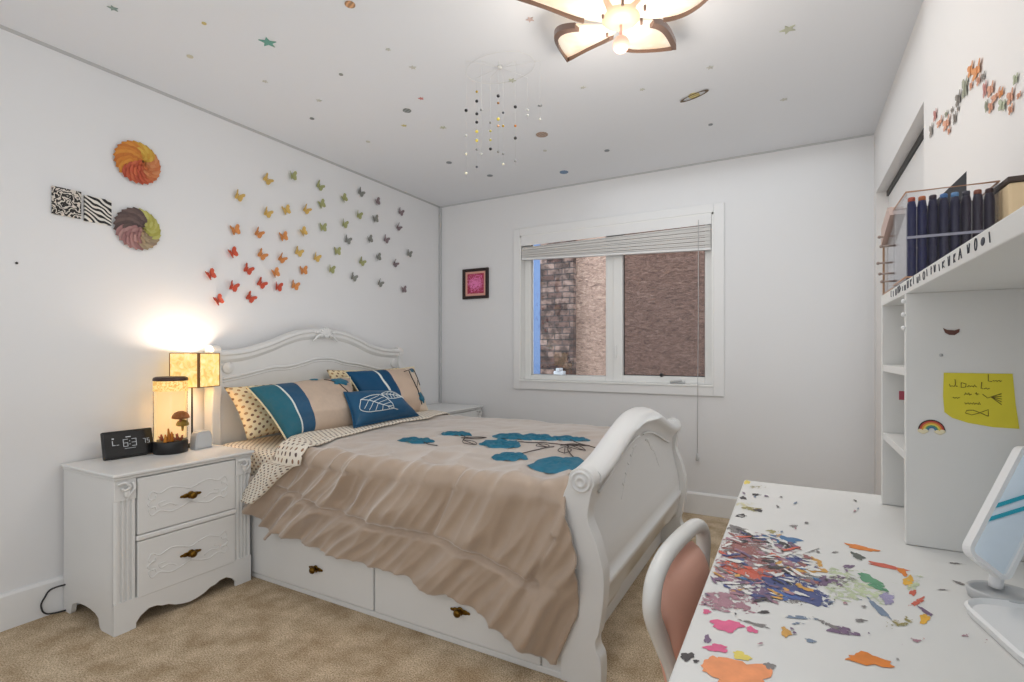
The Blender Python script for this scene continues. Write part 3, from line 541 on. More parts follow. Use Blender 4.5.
# ------------------------------------------------------------------ the neighbouring house outside
t = NT('chimney_brick')
v = t.coord('Object', (1, 1, 1), (R(90), 0, 0))
br = t.n('ShaderNodeTexBrick'); t.l(v, br.inputs['Vector'])
br.inputs['Scale'].default_value = 1.0
br.inputs['Brick Width'].default_value = 0.17; br.inputs['Row Height'].default_value = 0.062
br.inputs['Mortar Size'].default_value = 0.006; br.inputs['Bias'].default_value = -0.1
br.inputs['Color1'].default_value = rgb(92, 64, 54); br.inputs['Color2'].default_value = rgb(158, 132, 118)
br.inputs['Mortar'].default_value = rgb(70, 60, 58)
nf = t.noise(v, 14, 4)
dark = t.ramp(nf, [(0.42, rgb(84, 66, 60)), (0.62, (1, 1, 1, 1))])
mx = t.n('ShaderNodeMix', data_type='RGBA', blend_type='MULTIPLY'); mx.inputs[0].default_value = 0.8
t.l(br.outputs['Color'], mx.inputs[6]); t.l(dark, mx.inputs[7])
t.set(mx.outputs[2], 0.9)
t.bump(br.outputs['Fac'], -0.6, 0.01)
M['brick'] = t.m
t = NT('stucco')
v = t.coord('Object', (10, 10, 26))
nf = t.noise(v, 1.6, 6, 0.65, 1.2)
t.set(t.ramp(nf, [(0.3, rgb(120, 94, 82)), (0.52, rgb(190, 156, 136)), (0.72, rgb(224, 194, 172))]), 0.95)
t.bump(nf, 0.9, 0.05)
M['stucco'] = t.m
mb = MB(); mb.box((0.45, 1.28, -0.6), (5.2, 1.6, 3.6))
struct_o = put('neighbour_wall', mb, M['stucco']); tag(struct_o, 'rough pinkish stucco wall of the house outside the window', 'wall', kind='structure')
mb = MB(); mb.box((0.43, 1.2, -0.6), (0.808, 1.29, 3.6))
o = put('chimney', mb, M['brick'], loc=(0.6, 1.3, -0.6)); tag(o, 'mottled brown brick chimney seen through the left window pane', 'chimney')
mb = MB(); mb.box((0.62, 1.12, 0.86), (0.73, 1.2, 0.93), 0.01).box((0.655, 1.1, 0.93), (0.695, 1.2, 0.96), 0.005)
put('utility_box', mb, M['grey_plastic'], o)
mb = MB(); mb.box((-2.5, 2.4, -0.6), (0.40, 2.5, 3.4)); o = put('sky_stand_in', mb, plain('sky_stand_in', rgb(86, 108, 142), 0.8), loc=(-1.0, 2.45, -0.6)); tag(o, 'added blue panel standing in for the strip of sky left of the chimney', 'wall', kind='structure')  # blue panel added in place of the sky beyond the chimney
mb = MB(); mb.box((-3, T, -0.75), (7, 4, -0.6)); o = put('outside_ground', mb, plain('gravel', rgb(120, 110, 100), 0.9)); o['kind'] = 'structure'

# small framed picture
pf = thing('picture_frame', 'small dark framed pink print on the wall left of the window', 'picture', (0.39, -0.001, 1.588))
mb = MB()
mb.box((0.258, -0.022, 1.588), (0.284, -0.001, 1.850), 0.003).box((0.495, -0.022, 1.588), (0.521, -0.001, 1.850), 0.003)
mb.box((0.284, -0.022, 1.588), (0.495, -0.001, 1.613), 0.003).box((0.284, -0.022, 1.825), (0.495, -0.001, 1.850), 0.003)
put('frame', mb, M['frame_wood'], pf)
mb = MB(); mb.box((0.283, -0.010, 1.612), (0.496, -0.002, 1.826)); put('mount', mb, plain('pink_mount', rgb(232, 176, 160), 0.7), pf)
t = NT('pink_print')
v = t.coord('Object', (1, 1, 1))
nf = t.noise(v, 44, 3, 0.55, 2.5)
sp = t.n('ShaderNodeTexGradient', gradient_type='SPHERICAL')
mp = t.n('ShaderNodeMapping'); tc = t.n('ShaderNodeTexCoord'); t.l(tc.outputs['Object'], mp.inputs[0])
mp.inputs['Location'].default_value = (-0.0, 0.05, -1.23); mp.inputs['Scale'].default_value = (9, 9, 9)
mp.vector_type = 'POINT'
mp.inputs['Location'].default_value = (0, 0, -0.135 * 9)
t.l(mp.outputs[0], sp.inputs[0])
mask = t.math('MULTIPLY', t.math('GREATER_THAN', t.math('ADD', nf, t.math('MULTIPLY', sp.outputs['Fac'], 0.26)), 0.62), 1.0)
t.set(t.mix(mask, rgb(178, 48, 78), rgb(236, 132, 190)), 0.5)
mb = MB(); mb.box((0.306, -0.012, 1.634), (0.474, -0.009, 1.806)); put('print', mb, t.m, pf)
# ------------------------------------------------------------------ the bed
BY0, BY1 = -2.13, -0.61            # near and far outer faces of the bed
BYM = (BY0 + BY1) / 2 - 0.02
bed = thing('bed', 'white carved wooden sleigh bed with drawers under it', 'bed', (1.1, BYM, 0))
HB = [(-2.085, 1.117), (-2.0, 1.124), (-1.91, 1.138), (-1.783, 1.176), (-1.646, 1.228), (-1.535, 1.256), (-1.385, 1.266),
      (-1.225, 1.252), (-1.11, 1.222), (-0.96, 1.168), (-0.81, 1.142), (-0.655, 1.136)]
top = smooth_curve([(0, y, z) for y, z in HB], 5)
out = [(p.y, p.z) for p in top] + [(-0.655, 0.12), (-2.085, 0.12)]
mb = MB(); mb.prism(out, 'x', 0.045, 0.078)
hb = put('headboard', mb, M['white'], bed)
# crown moulding swept along the arched top
mb = MB()
prof = [(0.036, 0.004), (0.050, 0.014), (0.090, 0.014), (0.106, 0.006), (0.108, -0.008), (0.098, -0.018), (0.096, -0.036), (0.086, -0.048), (0.078, -0.056), (0.036, -0.056)]
vs, fs = [], []
for p in top:
    for (x, dz) in prof: vs.append((x, p.y, p.z + dz))
n = len(prof)
for i in range(len(top) - 1):
    for k in range(n): fs.append([i * n + k, i * n + (k + 1) % n, (i + 1) * n + (k + 1) % n, (i + 1) * n + k])
fs += [list(range(n)), [(len(top) - 1) * n + k for k in range(n)]]
mb.faces(vs, fs)
put('crown_moulding', mb, M['white'], hb)
GR = [(-2.07, 0.978), (-1.96, 0.994), (-1.85, 1.016), (-1.75, 1.034), (-1.66, 1.036), (-1.535, 1.058), (-1.46, 1.078), (-1.377, 1.084),
      (-1.29, 1.078), (-1.20, 1.056), (-1.08, 1.040), (-0.967, 1.018), (-0.86, 0.998), (-0.67, 0.982)]
gc = smooth_curve([(0.078, y, z) for y, z in GR], 5)
mb = MB()
mb.tube(gc, 0.008, 8)
mb.tube([p + Vector((0, 0, -0.018)) for p in gc], 0.004, 6)
put('panel_moulding', mb, M['white'], hb)
# shell crest in the middle of the arch
mb = MB()
cy_, cz_ = -1.386, 1.232
for k in range(7):
    a = R(-66 + 22 * k)
    L = 0.050 if abs(k - 3) < 3 else 0.044
    d = Vector((0, math.sin(a), math.cos(a)))
    mb.ball(Vector((0.108, cy_, cz_)) + d * L * 0.55, 1, (0.014, 0.011, L * 0.62), Matrix.Rotation(-a, 3, 'X'), 10)
mb.ball((0.112, cy_, cz_ - 0.002), 0.016, (0.8, 1.2, 1), None, 10)
for s in (-1, 1):
    pts = [(0.106, cy_ + s * (0.03 + 0.075 * q), cz_ - 0.004 + 0.012 * math.sin(q * 5) - 0.02 * q) for q in [i / 10 for i in range(11)]]
    mb.tube(pts, [0.014 - 0.010 * i / 10 for i in range(11)], 8)
    mb.ball((0.108, cy_ + s * 0.062, cz_ + 0.022), 0.014, (0.7, 1.5, 0.8), None, 8)
put('shell_crest', mb, M['white'], hb)
for yy in (-2.035, -0.705):
    mb = MB(); mb.lathe([(0.031, 0), (0.033, 0.008), (0.027, 0.016), (0.020, 0.014), (0.012, 0.020), (0.001, 0.022)], (0.074, yy, 1.037), 24, Matrix.Rotation(R(90), 3, 'Y'))
    put('rosette', mb, M['white'], hb)
def head_post(y0, y1):
    mb = MB()
    ol = [(0.018, 0), (0.098, 0), (0.098, 0.60), (0.094, 0.80), (0.098, 0.88), (0.106, 0.93), (0.110, 0.97), (0.104, 1.01), (0.096, 1.04), (0.096, 1.08), (0.104, 1.11), (0.100, 1.14), (0.085, 1.158), (0.06, 1.162), (0.035, 1.155), (0.020, 1.13)]
    mb.prism(ol, 'y', y0, y1, 0.006)
    put('head_post', mb, M['white'], bed)
head_post(BY0 + 0.0, BY0 + 0.05); head_post(BY1 - 0.05, BY1)

# footboard: a swept S profile with a rolled top edge
FY0, FY1 = BY0 + 0.06, -0.68
def foot_top(y):
    w = (y + 1.405) / 0.70
    w = max(-1, min(1, w))
    s = 0.5 + 0.5 * math.cos(math.pi * w)
    return 0.728 + 0.140 * (s ** 0.9)
def foot_profile(y):
    tp = foot_top(y)
    rc = (2.180, tp - 0.034)
    pts = [(2.128, 0.16), (2.122, 0.34), (2.124, 0.52), (2.130, tp - 0.10)]
    for k in range(11):
        a = R(190 - k * 24)
        pts.append((rc[0] + 0.052 * math.cos(a), rc[1] + 0.034 * math.sin(a) - 0.10 * 0.052 * math.cos(a)))
    h = tp - 0.10
    pts += [(2.186, h), (2.184, h - 0.06), (2.196, 0.50), (2.214, 0.43), (2.224, 0.37), (2.224, 0.325), (2.234, 0.322), (2.236, 0.30), (2.226, 0.292), (2.216, 0.22)]
    w = (y - FY0) / (FY1 - FY0)
    zb = 0.155 + 0.075 * (math.sin(math.pi * w) ** 0.5 if 0 < w < 1 else 0) + 0.012 * math.cos(w * math.pi * 6)
    pts.append((2.208, zb)); pts[0] = (2.128, zb)
    return pts
mb = MB()
N = 56
rows = [foot_profile(FY0 + (FY1 - FY0) * i / N) for i in range(N + 1)]
n = len(rows[0])
vs, fs = [], []
for i, rw in enumerate(rows):
    y = FY0 + (FY1 - FY0) * i / N
    vs += [(x, y, z) for x, z in rw]
for i in range(N):
    for k in range(n): fs.append([i * n + k, i * n + (k + 1) % n, (i + 1) * n + (k + 1) % n, (i + 1) * n + k])
mb.faces(vs, fs, True)
mb.faces([vs[k] for k in range(n)], [list(range(n))]); mb.faces([vs[N * n + k] for k in range(n)], [list(range(n))])
fb = put('footboard', mb, M['white'], bed)
def foot_post(y0, y1):
    mb = MB()
    ol = [(2.103, 0), (2.246, 0), (2.249, 0.05), (2.246, 0.106), (2.231, 0.135), (2.229, 0.165), (2.240, 0.195), (2.256, 0.306), (2.257, 0.386), (2.246, 0.44), (2.230, 0.495), (2.206, 0.55), (2.202, 0.585), (2.210, 0.635)]
    for k in range(9):
        a = R(-35 + k * 24)
        ol.append((2.178 + 0.047 * math.cos(a), 0.688 + 0.047 * math.sin(a)))
    ol += [(2.128, 0.672), (2.112, 0.63), (2.104, 0.55)]
    ol = [(p.x, p.y) for p in smooth_curve([(a, b, 0) for a, b in ol[1:]], 4)] + [ol[0]]
    mb.prism(ol, 'y', y0, y1, 0.003)
    return put('foot_post', mb, M['white'], bed)
fp1 = foot_post(BY0, FY0 + 0.002)
fp2 = foot_post(FY1 - 0.002, FY1 + 0.06)
for post, y, s in ((fp1, BY0, 1), (fp2, FY1 + 0.06, -1)):
    mb = MB()
    mb.lathe([(0.037, 0.004), (0.037, -0.004), (0.034, -0.008), (0.030, -0.008), (0.027, -0.002), (0.022, -0.002), (0.020, -0.009), (0.015, -0.011), (0.011, -0.010), (0.009, -0.005), (0.0005, -0.005)], (2.178, y, 0.688), 24,
             Matrix.Rotation(R(-90 * s), 3, 'X'))
    put('scroll_rosette', mb, M['white'], post)
mb = MB()
for s in (-1, 1):       # applied carved sprays on the outer panel
    mb = MB()
    def OP(q, h):
        tp_ = foot_top(-1.385 + s * q) - 0.16
        xs_ = 2.185 if h > tp_ else 2.184 + 0.012 * (tp_ - h) / max(0.05, tp_ - 0.50)
        return (xs_ - 0.0008, -1.385 + s * q, h)
    mb.tube([OP(0.08 + 0.26 * i / 12, 0.705 - 0.17 * (i / 12) ** 1.4 + 0.010 * math.sin(i)) for i in range(13)], [0.005 - 0.003 * i / 12 for i in range(13)], 6)
    for i in range(2, 12, 2):
        mb.ball(OP(0.08 + 0.26 * i / 12, 0.712 - 0.17 * (i / 12) ** 1.4), 0.012, (0.35, 1.3, 0.6), Matrix.Rotation(R(s * 30), 3, 'X'), 8)
    put('carved_spray', mb, M['white'], fb)
mb = MB()
for s in (-1, 1):
    mb.tube([(2.193, -1.405 + s * 0.035 + s * q * 0.55, foot_top(-1.405 + s * q * 0.55) - 0.125) for q in [i / 20 for i in range(21)]], 0.005, 6)
put('arch_moulding', mb, M['white'], fb)

# side rail, storage box and drawers
mb = MB(); mb.box((0.10, BY0 + 0.015, 0.0), (2.12, BY1 - 0.06, 0.335), 0.002); put('storage_box', mb, M['white'], bed)
mb = MB(); mb.box((0.42, BY0 + 0.002, 0.0), (2.104, BY0 + 0.018, 0.024), 0.004).box((2.03, BY0 + 0.005, 0.024), (2.104, BY0 + 0.018, 0.335), 0.003)
mb.box((0.10, BY0 + 0.003, 0.024), (0.425, BY0 + 0.018, 0.335), 0.003)
put('side_rail', mb, M['white'], bed)
def drawer_pull(x, y, z, parent, axis='y'):
    """small antique brass knob with a winged back plate"""
    rot = Matrix.Rotation(R(90), 3, 'X') if axis == 'y' else Matrix.Rotation(R(90), 3, 'Y')
    mb = MB()
    def off(a, h, d): return (x + a, y - d, z + h) if axis == 'y' else (x + d, y + a, z + h)
    for s in (-1, 1):
        sc = (1.5, 0.25, 0.75) if axis == 'y' else (0.25, 1.5, 0.75)
        mb.ball(off(s * 0.019, 0, 0.003), 0.013, sc, None, 10)
        mb.ball(off(s * 0.037, 0, 0.003), 0.006, (1.6, .5, 1) if axis == 'y' else (.5, 1.6, 1), None, 8)
    mb.ball(off(0, 0, 0.003), 0.015, (1.1, 0.3, 1.1) if axis == 'y' else (0.3, 1.1, 1.1), None, 10)
    mb.lathe([(0.006, 0), (0.006, 0.012), (0.013, 0.016), (0.016, 0.023), (0.013, 0.030), (0.005, 0.033), (0.0005, 0.033)], off(0, 0, 0.0), 14, rot)
    put('handle', mb, M['brass'], parent)
for x0, x1, hx in ((0.43, 1.245, 0.899), (1.255, 2.028, 1.692)):
    mb = MB(); mb.box((x0, BY0 - 0.004, 0.028), (x1, BY0 + 0.014, 0.325), 0.004)
    d = put('drawer', mb, M['white'], bed)
    drawer_pull(hx, BY0 - 0.004, 0.138, d)

# mattress under its dotted sheet
def rbox_uv(mb, lo, hi, r, n=24):
    """rounded box with metre UVs unrolled over the long sides"""
    def f(u, v):
        x = lo[0] + (hi[0] - lo[0]) * u
        w = hi[1] - lo[1]; h = hi[2] - lo[2]
        s = v * (w + 2 * h)
        if s < h: y, z = lo[1], lo[2] + s
        elif s < h + w: y, z = lo[1] + s - h, hi[2]
        else: y, z = hi[1], hi[2] - (s - h - w)
        cy, cz = min(max(y, lo[1] + r), hi[1] - r), min(z, hi[2] - r)
        d = Vector((0, y - cy, z - cz))
        if d.length > 1e-6 and (z > hi[2] - r) and (y < lo[1] + r or y > hi[1] - r):
            d = d.normalized() * r
            y, z = cy + d.y, cz + d.z
        return (x, y, z)
    mb.grid(f, 12, 60, lambda u, v: (u * (hi[0] - lo[0]), v * ((hi[1] - lo[1]) + 2 * (hi[2] - lo[2]))))
    for X in (lo[0], hi[0]):
        mb.faces([(X, lo[1], lo[2]), (X, hi[1], lo[2]), (X, hi[1], hi[2] - r), (X, hi[1] - r, hi[2]), (X, lo[1] + r, hi[2]), (X, lo[1], hi[2] - r)], [[0, 1, 2, 3, 4, 5]],
                 uvs=[(0, 0), (1, 0), (1, .3), (1, .3), (0, .3), (0, .3)])
    mb.faces([(lo[0], lo[1], lo[2]), (hi[0], lo[1], lo[2]), (hi[0], hi[1], lo[2]), (lo[0], hi[1], lo[2])], [[0, 1, 2, 3]], uvs=[(0, 0), (2, 0), (2, 1), (0, 1)])
mb = MB(); rbox_uv(mb, (0.10, -2.105, 0.337), (2.085, -0.69, 0.628), 0.05)
o = put('mattress', mb, M['dot_sheet'], loc=(1.1, -1.4, 0.337), weld=True)
tag(o, 'mattress in a cream dotted fitted sheet on the white bed', 'mattress')

# ------------------------------------------------------------------ comforter
TOPZ = 0.672
HEM = [(0.40, 0.42), (0.442, 0.376), (0.54, 0.30), (0.646, 0.245), (0.675, 0.285), (0.82, 0.262), (0.984, 0.246), (1.286, 0.236), (1.45, 0.236), (1.53, 0.205), (1.60, 0.196), (1.66, 0.214), (1.76, 0.18), (1.87, 0.14), (1.98, 0.095), (2.07, 0.056), (2.2, 0.075)]
SEAM = [(0.66, 0.48), (0.85, 0.45), (1.0, 0.423), (1.32, 0.403), (1.575, 0.407), (1.8, 0.366), (1.995, 0.320)]
def interp(tab, x):
    if x <= tab[0][0]: return tab[0][1]
    for (a, p), (b, q) in zip(tab, tab[1:]):
        if x <= b: return p + (q - p) * (x - a) / (b - a)
    return tab[-1][1]
def nz3(x, y, z, s): return noise.noise(Vector((x * s, y * s, z * s)))
def sst(a, b, x):
    t = min(1, max(0, (x - a) / (b - a))); return t * t * (3 - 2 * t)
NEARY, FARY = -2.125, -0.66
RR = 0.07
# arc positions over the cross section: far drop, far round, top, near round, near drop
S_FAR = 0.24; S_RND = RR * math.pi / 2; S_TOP = (FARY - NEARY) - 2 * RR
def section(x, s):
    """s from the far hem; returns point, outward normal, drop fraction on the near side"""
    if s < S_FAR: return Vector((x, FARY, TOPZ - RR - (S_FAR - s))), Vector((0, 1, 0)), 0
    s -= S_FAR
    if s < S_RND:
        a = s / RR; return Vector((x, FARY - RR + RR * math.cos(a), TOPZ - RR + RR * math.sin(a))), Vector((0, math.cos(a), math.sin(a))), 0
    s -= S_RND
    if s < S_TOP: return Vector((x, FARY - RR - s, TOPZ)), Vector((0, 0, 1)), 0
    s -= S_TOP
    if s < S_RND:
        a = s / RR; return Vector((x, NEARY + RR - RR * math.sin(a), TOPZ - RR + RR * math.cos(a))), Vector((0, -math.sin(a), math.cos(a))), 0.001
    s -= S_RND
    hem = interp(HEM, x)
    L = TOPZ - RR - hem
    fr = min(1.0, s / L)
    return Vector((x, NEARY, TOPZ - RR - s)), Vector((0, -1, 0)), fr
def s_end(x): return S_FAR + S_RND * 2 + S_TOP + (TOPZ - RR - interp(HEM, x))
def ridge(t): return 1.27 - 2 * abs(math.sin(t))
def wrinkle(p, fr, n):
    x, y, z = p
    side = sst(0.15, 0.95, -n.y)
    puff = 0.010 * nz3(x, y, 0, 4.5) + 0.004 * nz3(x, y, 3, 13)
    edge = sst(-1.72, -2.04, y)
    top_w = puff + edge * 0.009 * ridge(x * 13 + 2.0 * nz3(x, y, 1, 2.0) + y * 9)
    if side <= 0: return top_w
    k = 1.05 - 0.45 * sst(0.9, 2.0, x)
    q = x + k * (0.6 - z)                # folds slant towards the head as they fall
    g = 0.5 + 0.9 * max(0, 0.5 + nz3(q, z * 0.4, 11, 2.5))
    w = 0.013 * ridge(q * 8.5 + 1.3 * nz3(x, z, 5, 2.2)) * g + 0.010 * ridge(q * 22 + 1.6 * nz3(x, z, 9, 3.0)) * g + 0.004 * ridge(q * 47 + 2 * nz3(x, z, 4, 4))
    w += 0.016 * nz3(q * 1.3, z * 1.2, 2, 6)
    amp = 0.75 + 0.45 * min(fr * 3, 1)
    sz = interp(SEAM, x)
    seam = math.exp(-((z - sz) / 0.012) ** 2) if 0.66 < x < 2.03 else 0
    if z > 0.31 and x > 1.9: seam = max(seam, math.exp(-((x - (1.995 + (z - 0.32) * 0.55)) / 0.012) ** 2) * (1 if z < 0.5 else 0))
    cross = math.exp(-((x - (1.60 + (z - 0.48) * 0.5)) / 0.014) ** 2) * (1 if z > sz else 0)
    sd = w * amp * (0.55 + 0.45 * min(1, abs(z - sz) / 0.06)) - 0.020 * max(seam, cross * 0.8)
    return top_w * (1 - side) + sd * side
def surf(x, s, off=0.0, wr=1.0):
    p, n, fr = section(x, s)
    d = wrinkle(p, fr, n) * wr
    flare = (0.034 + 0.022 * fr) * sst(0.0, 1.0, -n.y)
    if x > 1.9: flare *= 1 - 0.35 * sst(1.9, 2.1, x)
    q = p + n * (d + off + flare)
    if n.y < -0.9:
        lim = NEARY - 0.014 - off            # never inside the bed
        if q.y > lim: q.y = lim - 0.06 * (q.y - lim)
    if n.z > 0.9: q.z = max(q.z, TOPZ - 0.012)
    return q, fr
def x_start(s):
    """head-side edge of the comforter under the folded lining"""
    p, n, fr = section(0.6, s)
    if n.y < -0.5 or fr > 0: return 0.44 + max(0.0, (p.z - 0.42)) * 0.93 if fr > 0 else 0.625
    return 0.47 + 0.16 * sst(-1.5, -2.1, p.y)
def x_finish(s, se):
    p, n, fr = section(2.05, s)
    if n.y < -0.5 and fr > 0: return 2.094 + 0.075 * math.sin(math.pi * min(1, max(0, (0.60 - p.z) / 0.52))) ** 0.8
    return 2.094
SMAX = S_FAR + 2 * S_RND + S_TOP
def comf(u, v):
    # v runs across the bed, with half the rows on the near drop
    if v < 0.55: s = SMAX * v / 0.55; fr = 0
    else: fr = (v - 0.55) / 0.45; s = None
    if s is None:
        # x first guess, then the drop length at that x
        x = 1.2
        L = 0.5
        zg = TOPZ - RR - fr * L
        xs = 0.44 + max(0.0, zg - 0.40) * 1.05
        xe = 2.120 - 0.024 * sst(0.6, 1.0, fr) + 0.056 * math.sin(math.pi * min(1, fr * 1.02)) ** 0.9
        x = xs + (xe - xs) * u
        L = TOPZ - RR - interp(HEM, x)
        return surf(x, SMAX + fr * L)[0]
    xs = x_start(s); xf = 2.094 + (0.026 if s > SMAX - S_RND else 0.0)
    x = xs + (xf - xs) * u
    return surf(x, s)[0]
mb = MB(); mb.grid(comf, 250, 150)
cf = put('comforter', mb, M['comforter'], loc=(1.3, -1.4, 0.64), weld=True)
tag(cf, 'beige satin comforter with teal flowers hanging over the near side of the bed', 'comforter')
sol = cf.modifiers.new('thickness', 'SOLIDIFY'); sol.thickness = 0.010; sol.offset = -1

# the turned-back lining: a dotted band across the head end, falling diagonally down the near side
XU = [(-2.12, 0.66), (-2.03, 0.57), (-1.941, 0.475), (-1.643, 0.435), (-1.17, 0.378), (-0.812, 0.34), (-0.5, 0.34)]
XB = [(-2.12, 0.845), (-1.86, 0.752), (-1.44, 0.655), (-1.0, 0.655), (-0.66, 0.59), (-0.4, 0.56)]
def lining(u, v):
    if v < 0.62:
        s = SMAX * v / 0.62; 
        p, n, fr = section(1.0, s)
        yy = max(p.y, -2.12)
        x0, x1 = interp(XU, yy), interp(XB, yy)
        x = x0 + (x1 - x0) * u
        under = 0.0
    else:
        fr = (v - 0.62) / 0.38
        z = TOPZ - RR - fr * 0.20
        x0, x1 = 0.60 - fr * 0.18, 0.80 - fr * 0.25
        x = x0 + (x1 - x0) * u
        s = SMAX + (TOPZ - RR - z)
    q, f = surf(x, s, 0.016 + 0.010 * math.sin(math.pi * min(1, u * 1.02)) ** 0.5 + (0.006 if v > 0.6 else 0.0), 0.5)
    q.x += 0.01 * nz3(q.x, q.y, q.z, 9)
    return q
mb = MB(); mb.grid(lining, 22, 110, lambda u, v: (u * 0.19, v / 0.62 * SMAX if v < 0.62 else SMAX + (v - 0.62) / 0.38 * 0.27))
ln = put('folded_lining', mb, M['dot_sheet'], cf, label='cream dotted lining folded back', weld=True)
sol = ln.modifiers.new('thickness', 'SOLIDIFY'); sol.thickness = 0.008; sol.offset = -1

# embroidered flowers lying on top of the comforter
def top_at(x, y, off):
    s = S_FAR + S_RND + (FARY - RR - y)
    return surf(x, s, off)[0]
FLOWERS = [(1.114, -1.693, 0.105, 0.075), (1.184, -1.438, 0.10, 0.07), (1.510, -1.375, 0.12, 0.085), (1.640, -1.310, 0.11, 0.08), (1.545, -1.575, 0.115, 0.085),
           (1.739, -1.830, 0.085, 0.07), (1.783, -1.270, 0.115, 0.08), (1.985, -1.860, 0.125, 0.15)]
for k, (fx, fy, ra, rb) in enumerate(FLOWERS):
    mb = MB()
    vs = [top_at(fx, fy, 0.013)]; rings = 6; seg = 40
    ph = random.uniform(0, 6)
    for i in range(1, rings + 1):
        for j in range(seg):
            a = 2 * math.pi * j / seg
            rr = (i / rings) * (0.86 + 0.14 * abs(math.sin(a * 2.5 + ph)) + 0.05 * math.sin(a * 7 + ph))
            h = 0.010 + 0.004 * math.sin(i * 2.2 + 3 * math.sin(a * 3 + ph)) - (0.008 if i == rings else 0)
            vs.append(top_at(min(2.085, fx + rr * ra * math.cos(a + 0.5)), fy + rr * rb * math.sin(a + 0.5), h))
    fs = [[0, 1 + j, 1 + (j + 1) % seg] for j in range(seg)]
    for i in range(rings - 1):
        for j in range(seg): fs.append([1 + i * seg + j, 1 + (i + 1) * seg + j, 1 + (i + 1) * seg + (j + 1) % seg, 1 + i * seg + (j + 1) % seg])
    mb.faces(vs, fs, True)
    put('embroidered_flower', mb, M['teal'], cf)
def stem(pts, r=0.0025):
    c = smooth_curve([(x, y, 0) for x, y in pts], 6)
    mb.tube([top_at(min(p.x, 2.08), p.y, 0.007) for p in c], r, 5)
mb = MB()
stem([(1.21, -1.46), (1.30, -1.52), (1.34, -1.60)]); stem([(1.60, -1.52), (1.72, -1.47), (1.86, -1.50)]); stem([(1.80, -1.32), (1.90, -1.42), (2.05, -1.50)])
stem([(1.75, -1.78), (1.78, -1.66), (1.82, -1.55)]); stem([(1.16, -1.70), (1.27, -1.78), (1.33, -1.80)])
stem([(1.99, -1.72), (1.92, -1.62), (1.88, -1.52)])
def leaf(x, y, L, w, a):
    ca, sa = math.cos(a), math.sin(a)
    for s in (-1, 1):
        stem([(x + ca * L * q - sa * s * w * math.sin(math.pi * q), y + sa * L * q + ca * s * w * math.sin(math.pi * q)) for q in [0, .25, .5, .75, 1]], 0.0018)
    stem([(x, y), (x + ca * L, y + sa * L)], 0.0018)
for a in ((1.30, -1.56, .14, .03, .9), (1.34, -1.60, .12, .03, -.4), (1.84, -1.52, .14, .035, .6), (1.86, -1.5, .14, .03, -.5), (2.0, -1.45, .09, .03, .9), (1.80, -1.58, .12, .03, 2.4), (1.88, -1.56, .12, .03, -1.2)): leaf(*a)
put('embroidered_stem', mb, M['stem'], cf)

# ------------------------------------------------------------------ pillows
def pillow(name, label, corners, th, mat, pitch=None, piping=None, N=30, seed=0, group=None, sag=0.02):
    BL, BR, TR, TL = [Vector(c) for c in corners]
    nrm = (BR - BL).cross(TL - BL).normalized()
    W_, H_ = (BR - BL).length, (TL - BL).length
    def base(u, v):
        a, b = (u + 1) / 2, (v + 1) / 2
        k = 0.055
        uu = u * (1 - k * (1 - v * v)); vv = v * (1 - k * 1.3 * (1 - u * u))
        a, b = (uu + 1) / 2, (vv + 1) / 2
        return BL * (1 - a) * (1 - b) + BR * a * (1 - b) + TR * a * b + TL * (1 - a) * b
    def prof(u, v):
        return max(0.0, (1 - abs(u) ** 2.6) * (1 - abs(v) ** 2.6)) ** 0.55
    def front(u, v, off=0.0):
        p = base(u, v); t = prof(u, v)
        w = sag * nz3(p.x + seed, p.y, p.z, 6) * t + 0.006 * nz3(p.x, p.y + seed, p.z, 19) * t
        return p + nrm * (th * 0.62 * t + w + off)
    def back(u, v): return base(u, v) - nrm * th * 0.38 * prof(u, v)
    mb = MB()
    uvf = (lambda u, v: (u * W_, v * H_)) if pitch else (lambda u, v: (u, v))
    mb.grid(lambda u, v: front(2 * u - 1, 2 * v - 1), N, N, uvf)
    mb.grid(lambda u, v: back(2 * u - 1, 2 * v - 1), N, N, uvf)
    c = (BL + BR) / 2
    o = put(name, mb, mat, loc=c, weld=True)
    tag(o, label, 'pillow', group)
    if piping:
        mb = MB()
        pts = [base(-1 + 2 * i / 20, -1) for i in range(20)] + [base(1, -1 + 2 * i / 20) for i in range(20)] + [base(1 - 2 * i / 20, 1) for i in range(20)] + [base(-1, 1 - 2 * i / 20) for i in range(20)]
        mb.tube(pts, 0.005, 6, closed=True)
        put('piping', mb, piping, o)
    return o, front
GP = 'pillows on the bed'
p1, _ = pillow('pillow', 'cream dotted pillow at the near end, behind the teal striped sham', [(0.27, -2.05, 0.66), (0.27, -1.40, 0.67), (0.125, -1.36, 0.945), (0.125, -2.085, 0.935)], 0.15, M['dot_pillow'], 1, group=GP, seed=1)
p3, _ = pillow('pillow', 'cream dotted pillow at the far end, mostly hidden by the far sham', [(0.25, -1.36, 0.665), (0.25, -0.69, 0.665), (0.13, -0.70, 1.005), (0.13, -1.40, 1.01)], 0.09, M['dot_pillow'], 1, group=GP, seed=5)
s1, f1 = pillow('pillow', 'sham with a broad teal band and white line, nearest on the bed', [(0.52, -2.00, 0.672), (0.54, -1.48, 0.685), (0.27, -1.33, 0.96), (0.24, -2.03, 0.935)], 0.15, M['sham'], None, M['piping'], group=GP, seed=9)
s2, f2 = pillow('pillow', 'beige sham with a deep blue band, at the far side of the bed', [(0.44, -1.30, 0.685), (0.45, -0.74, 0.685), (0.24, -0.655, 1.01), (0.24, -1.35, 1.00)], 0.13, M['sham_far'], None, M['piping'], group=GP, seed=13)
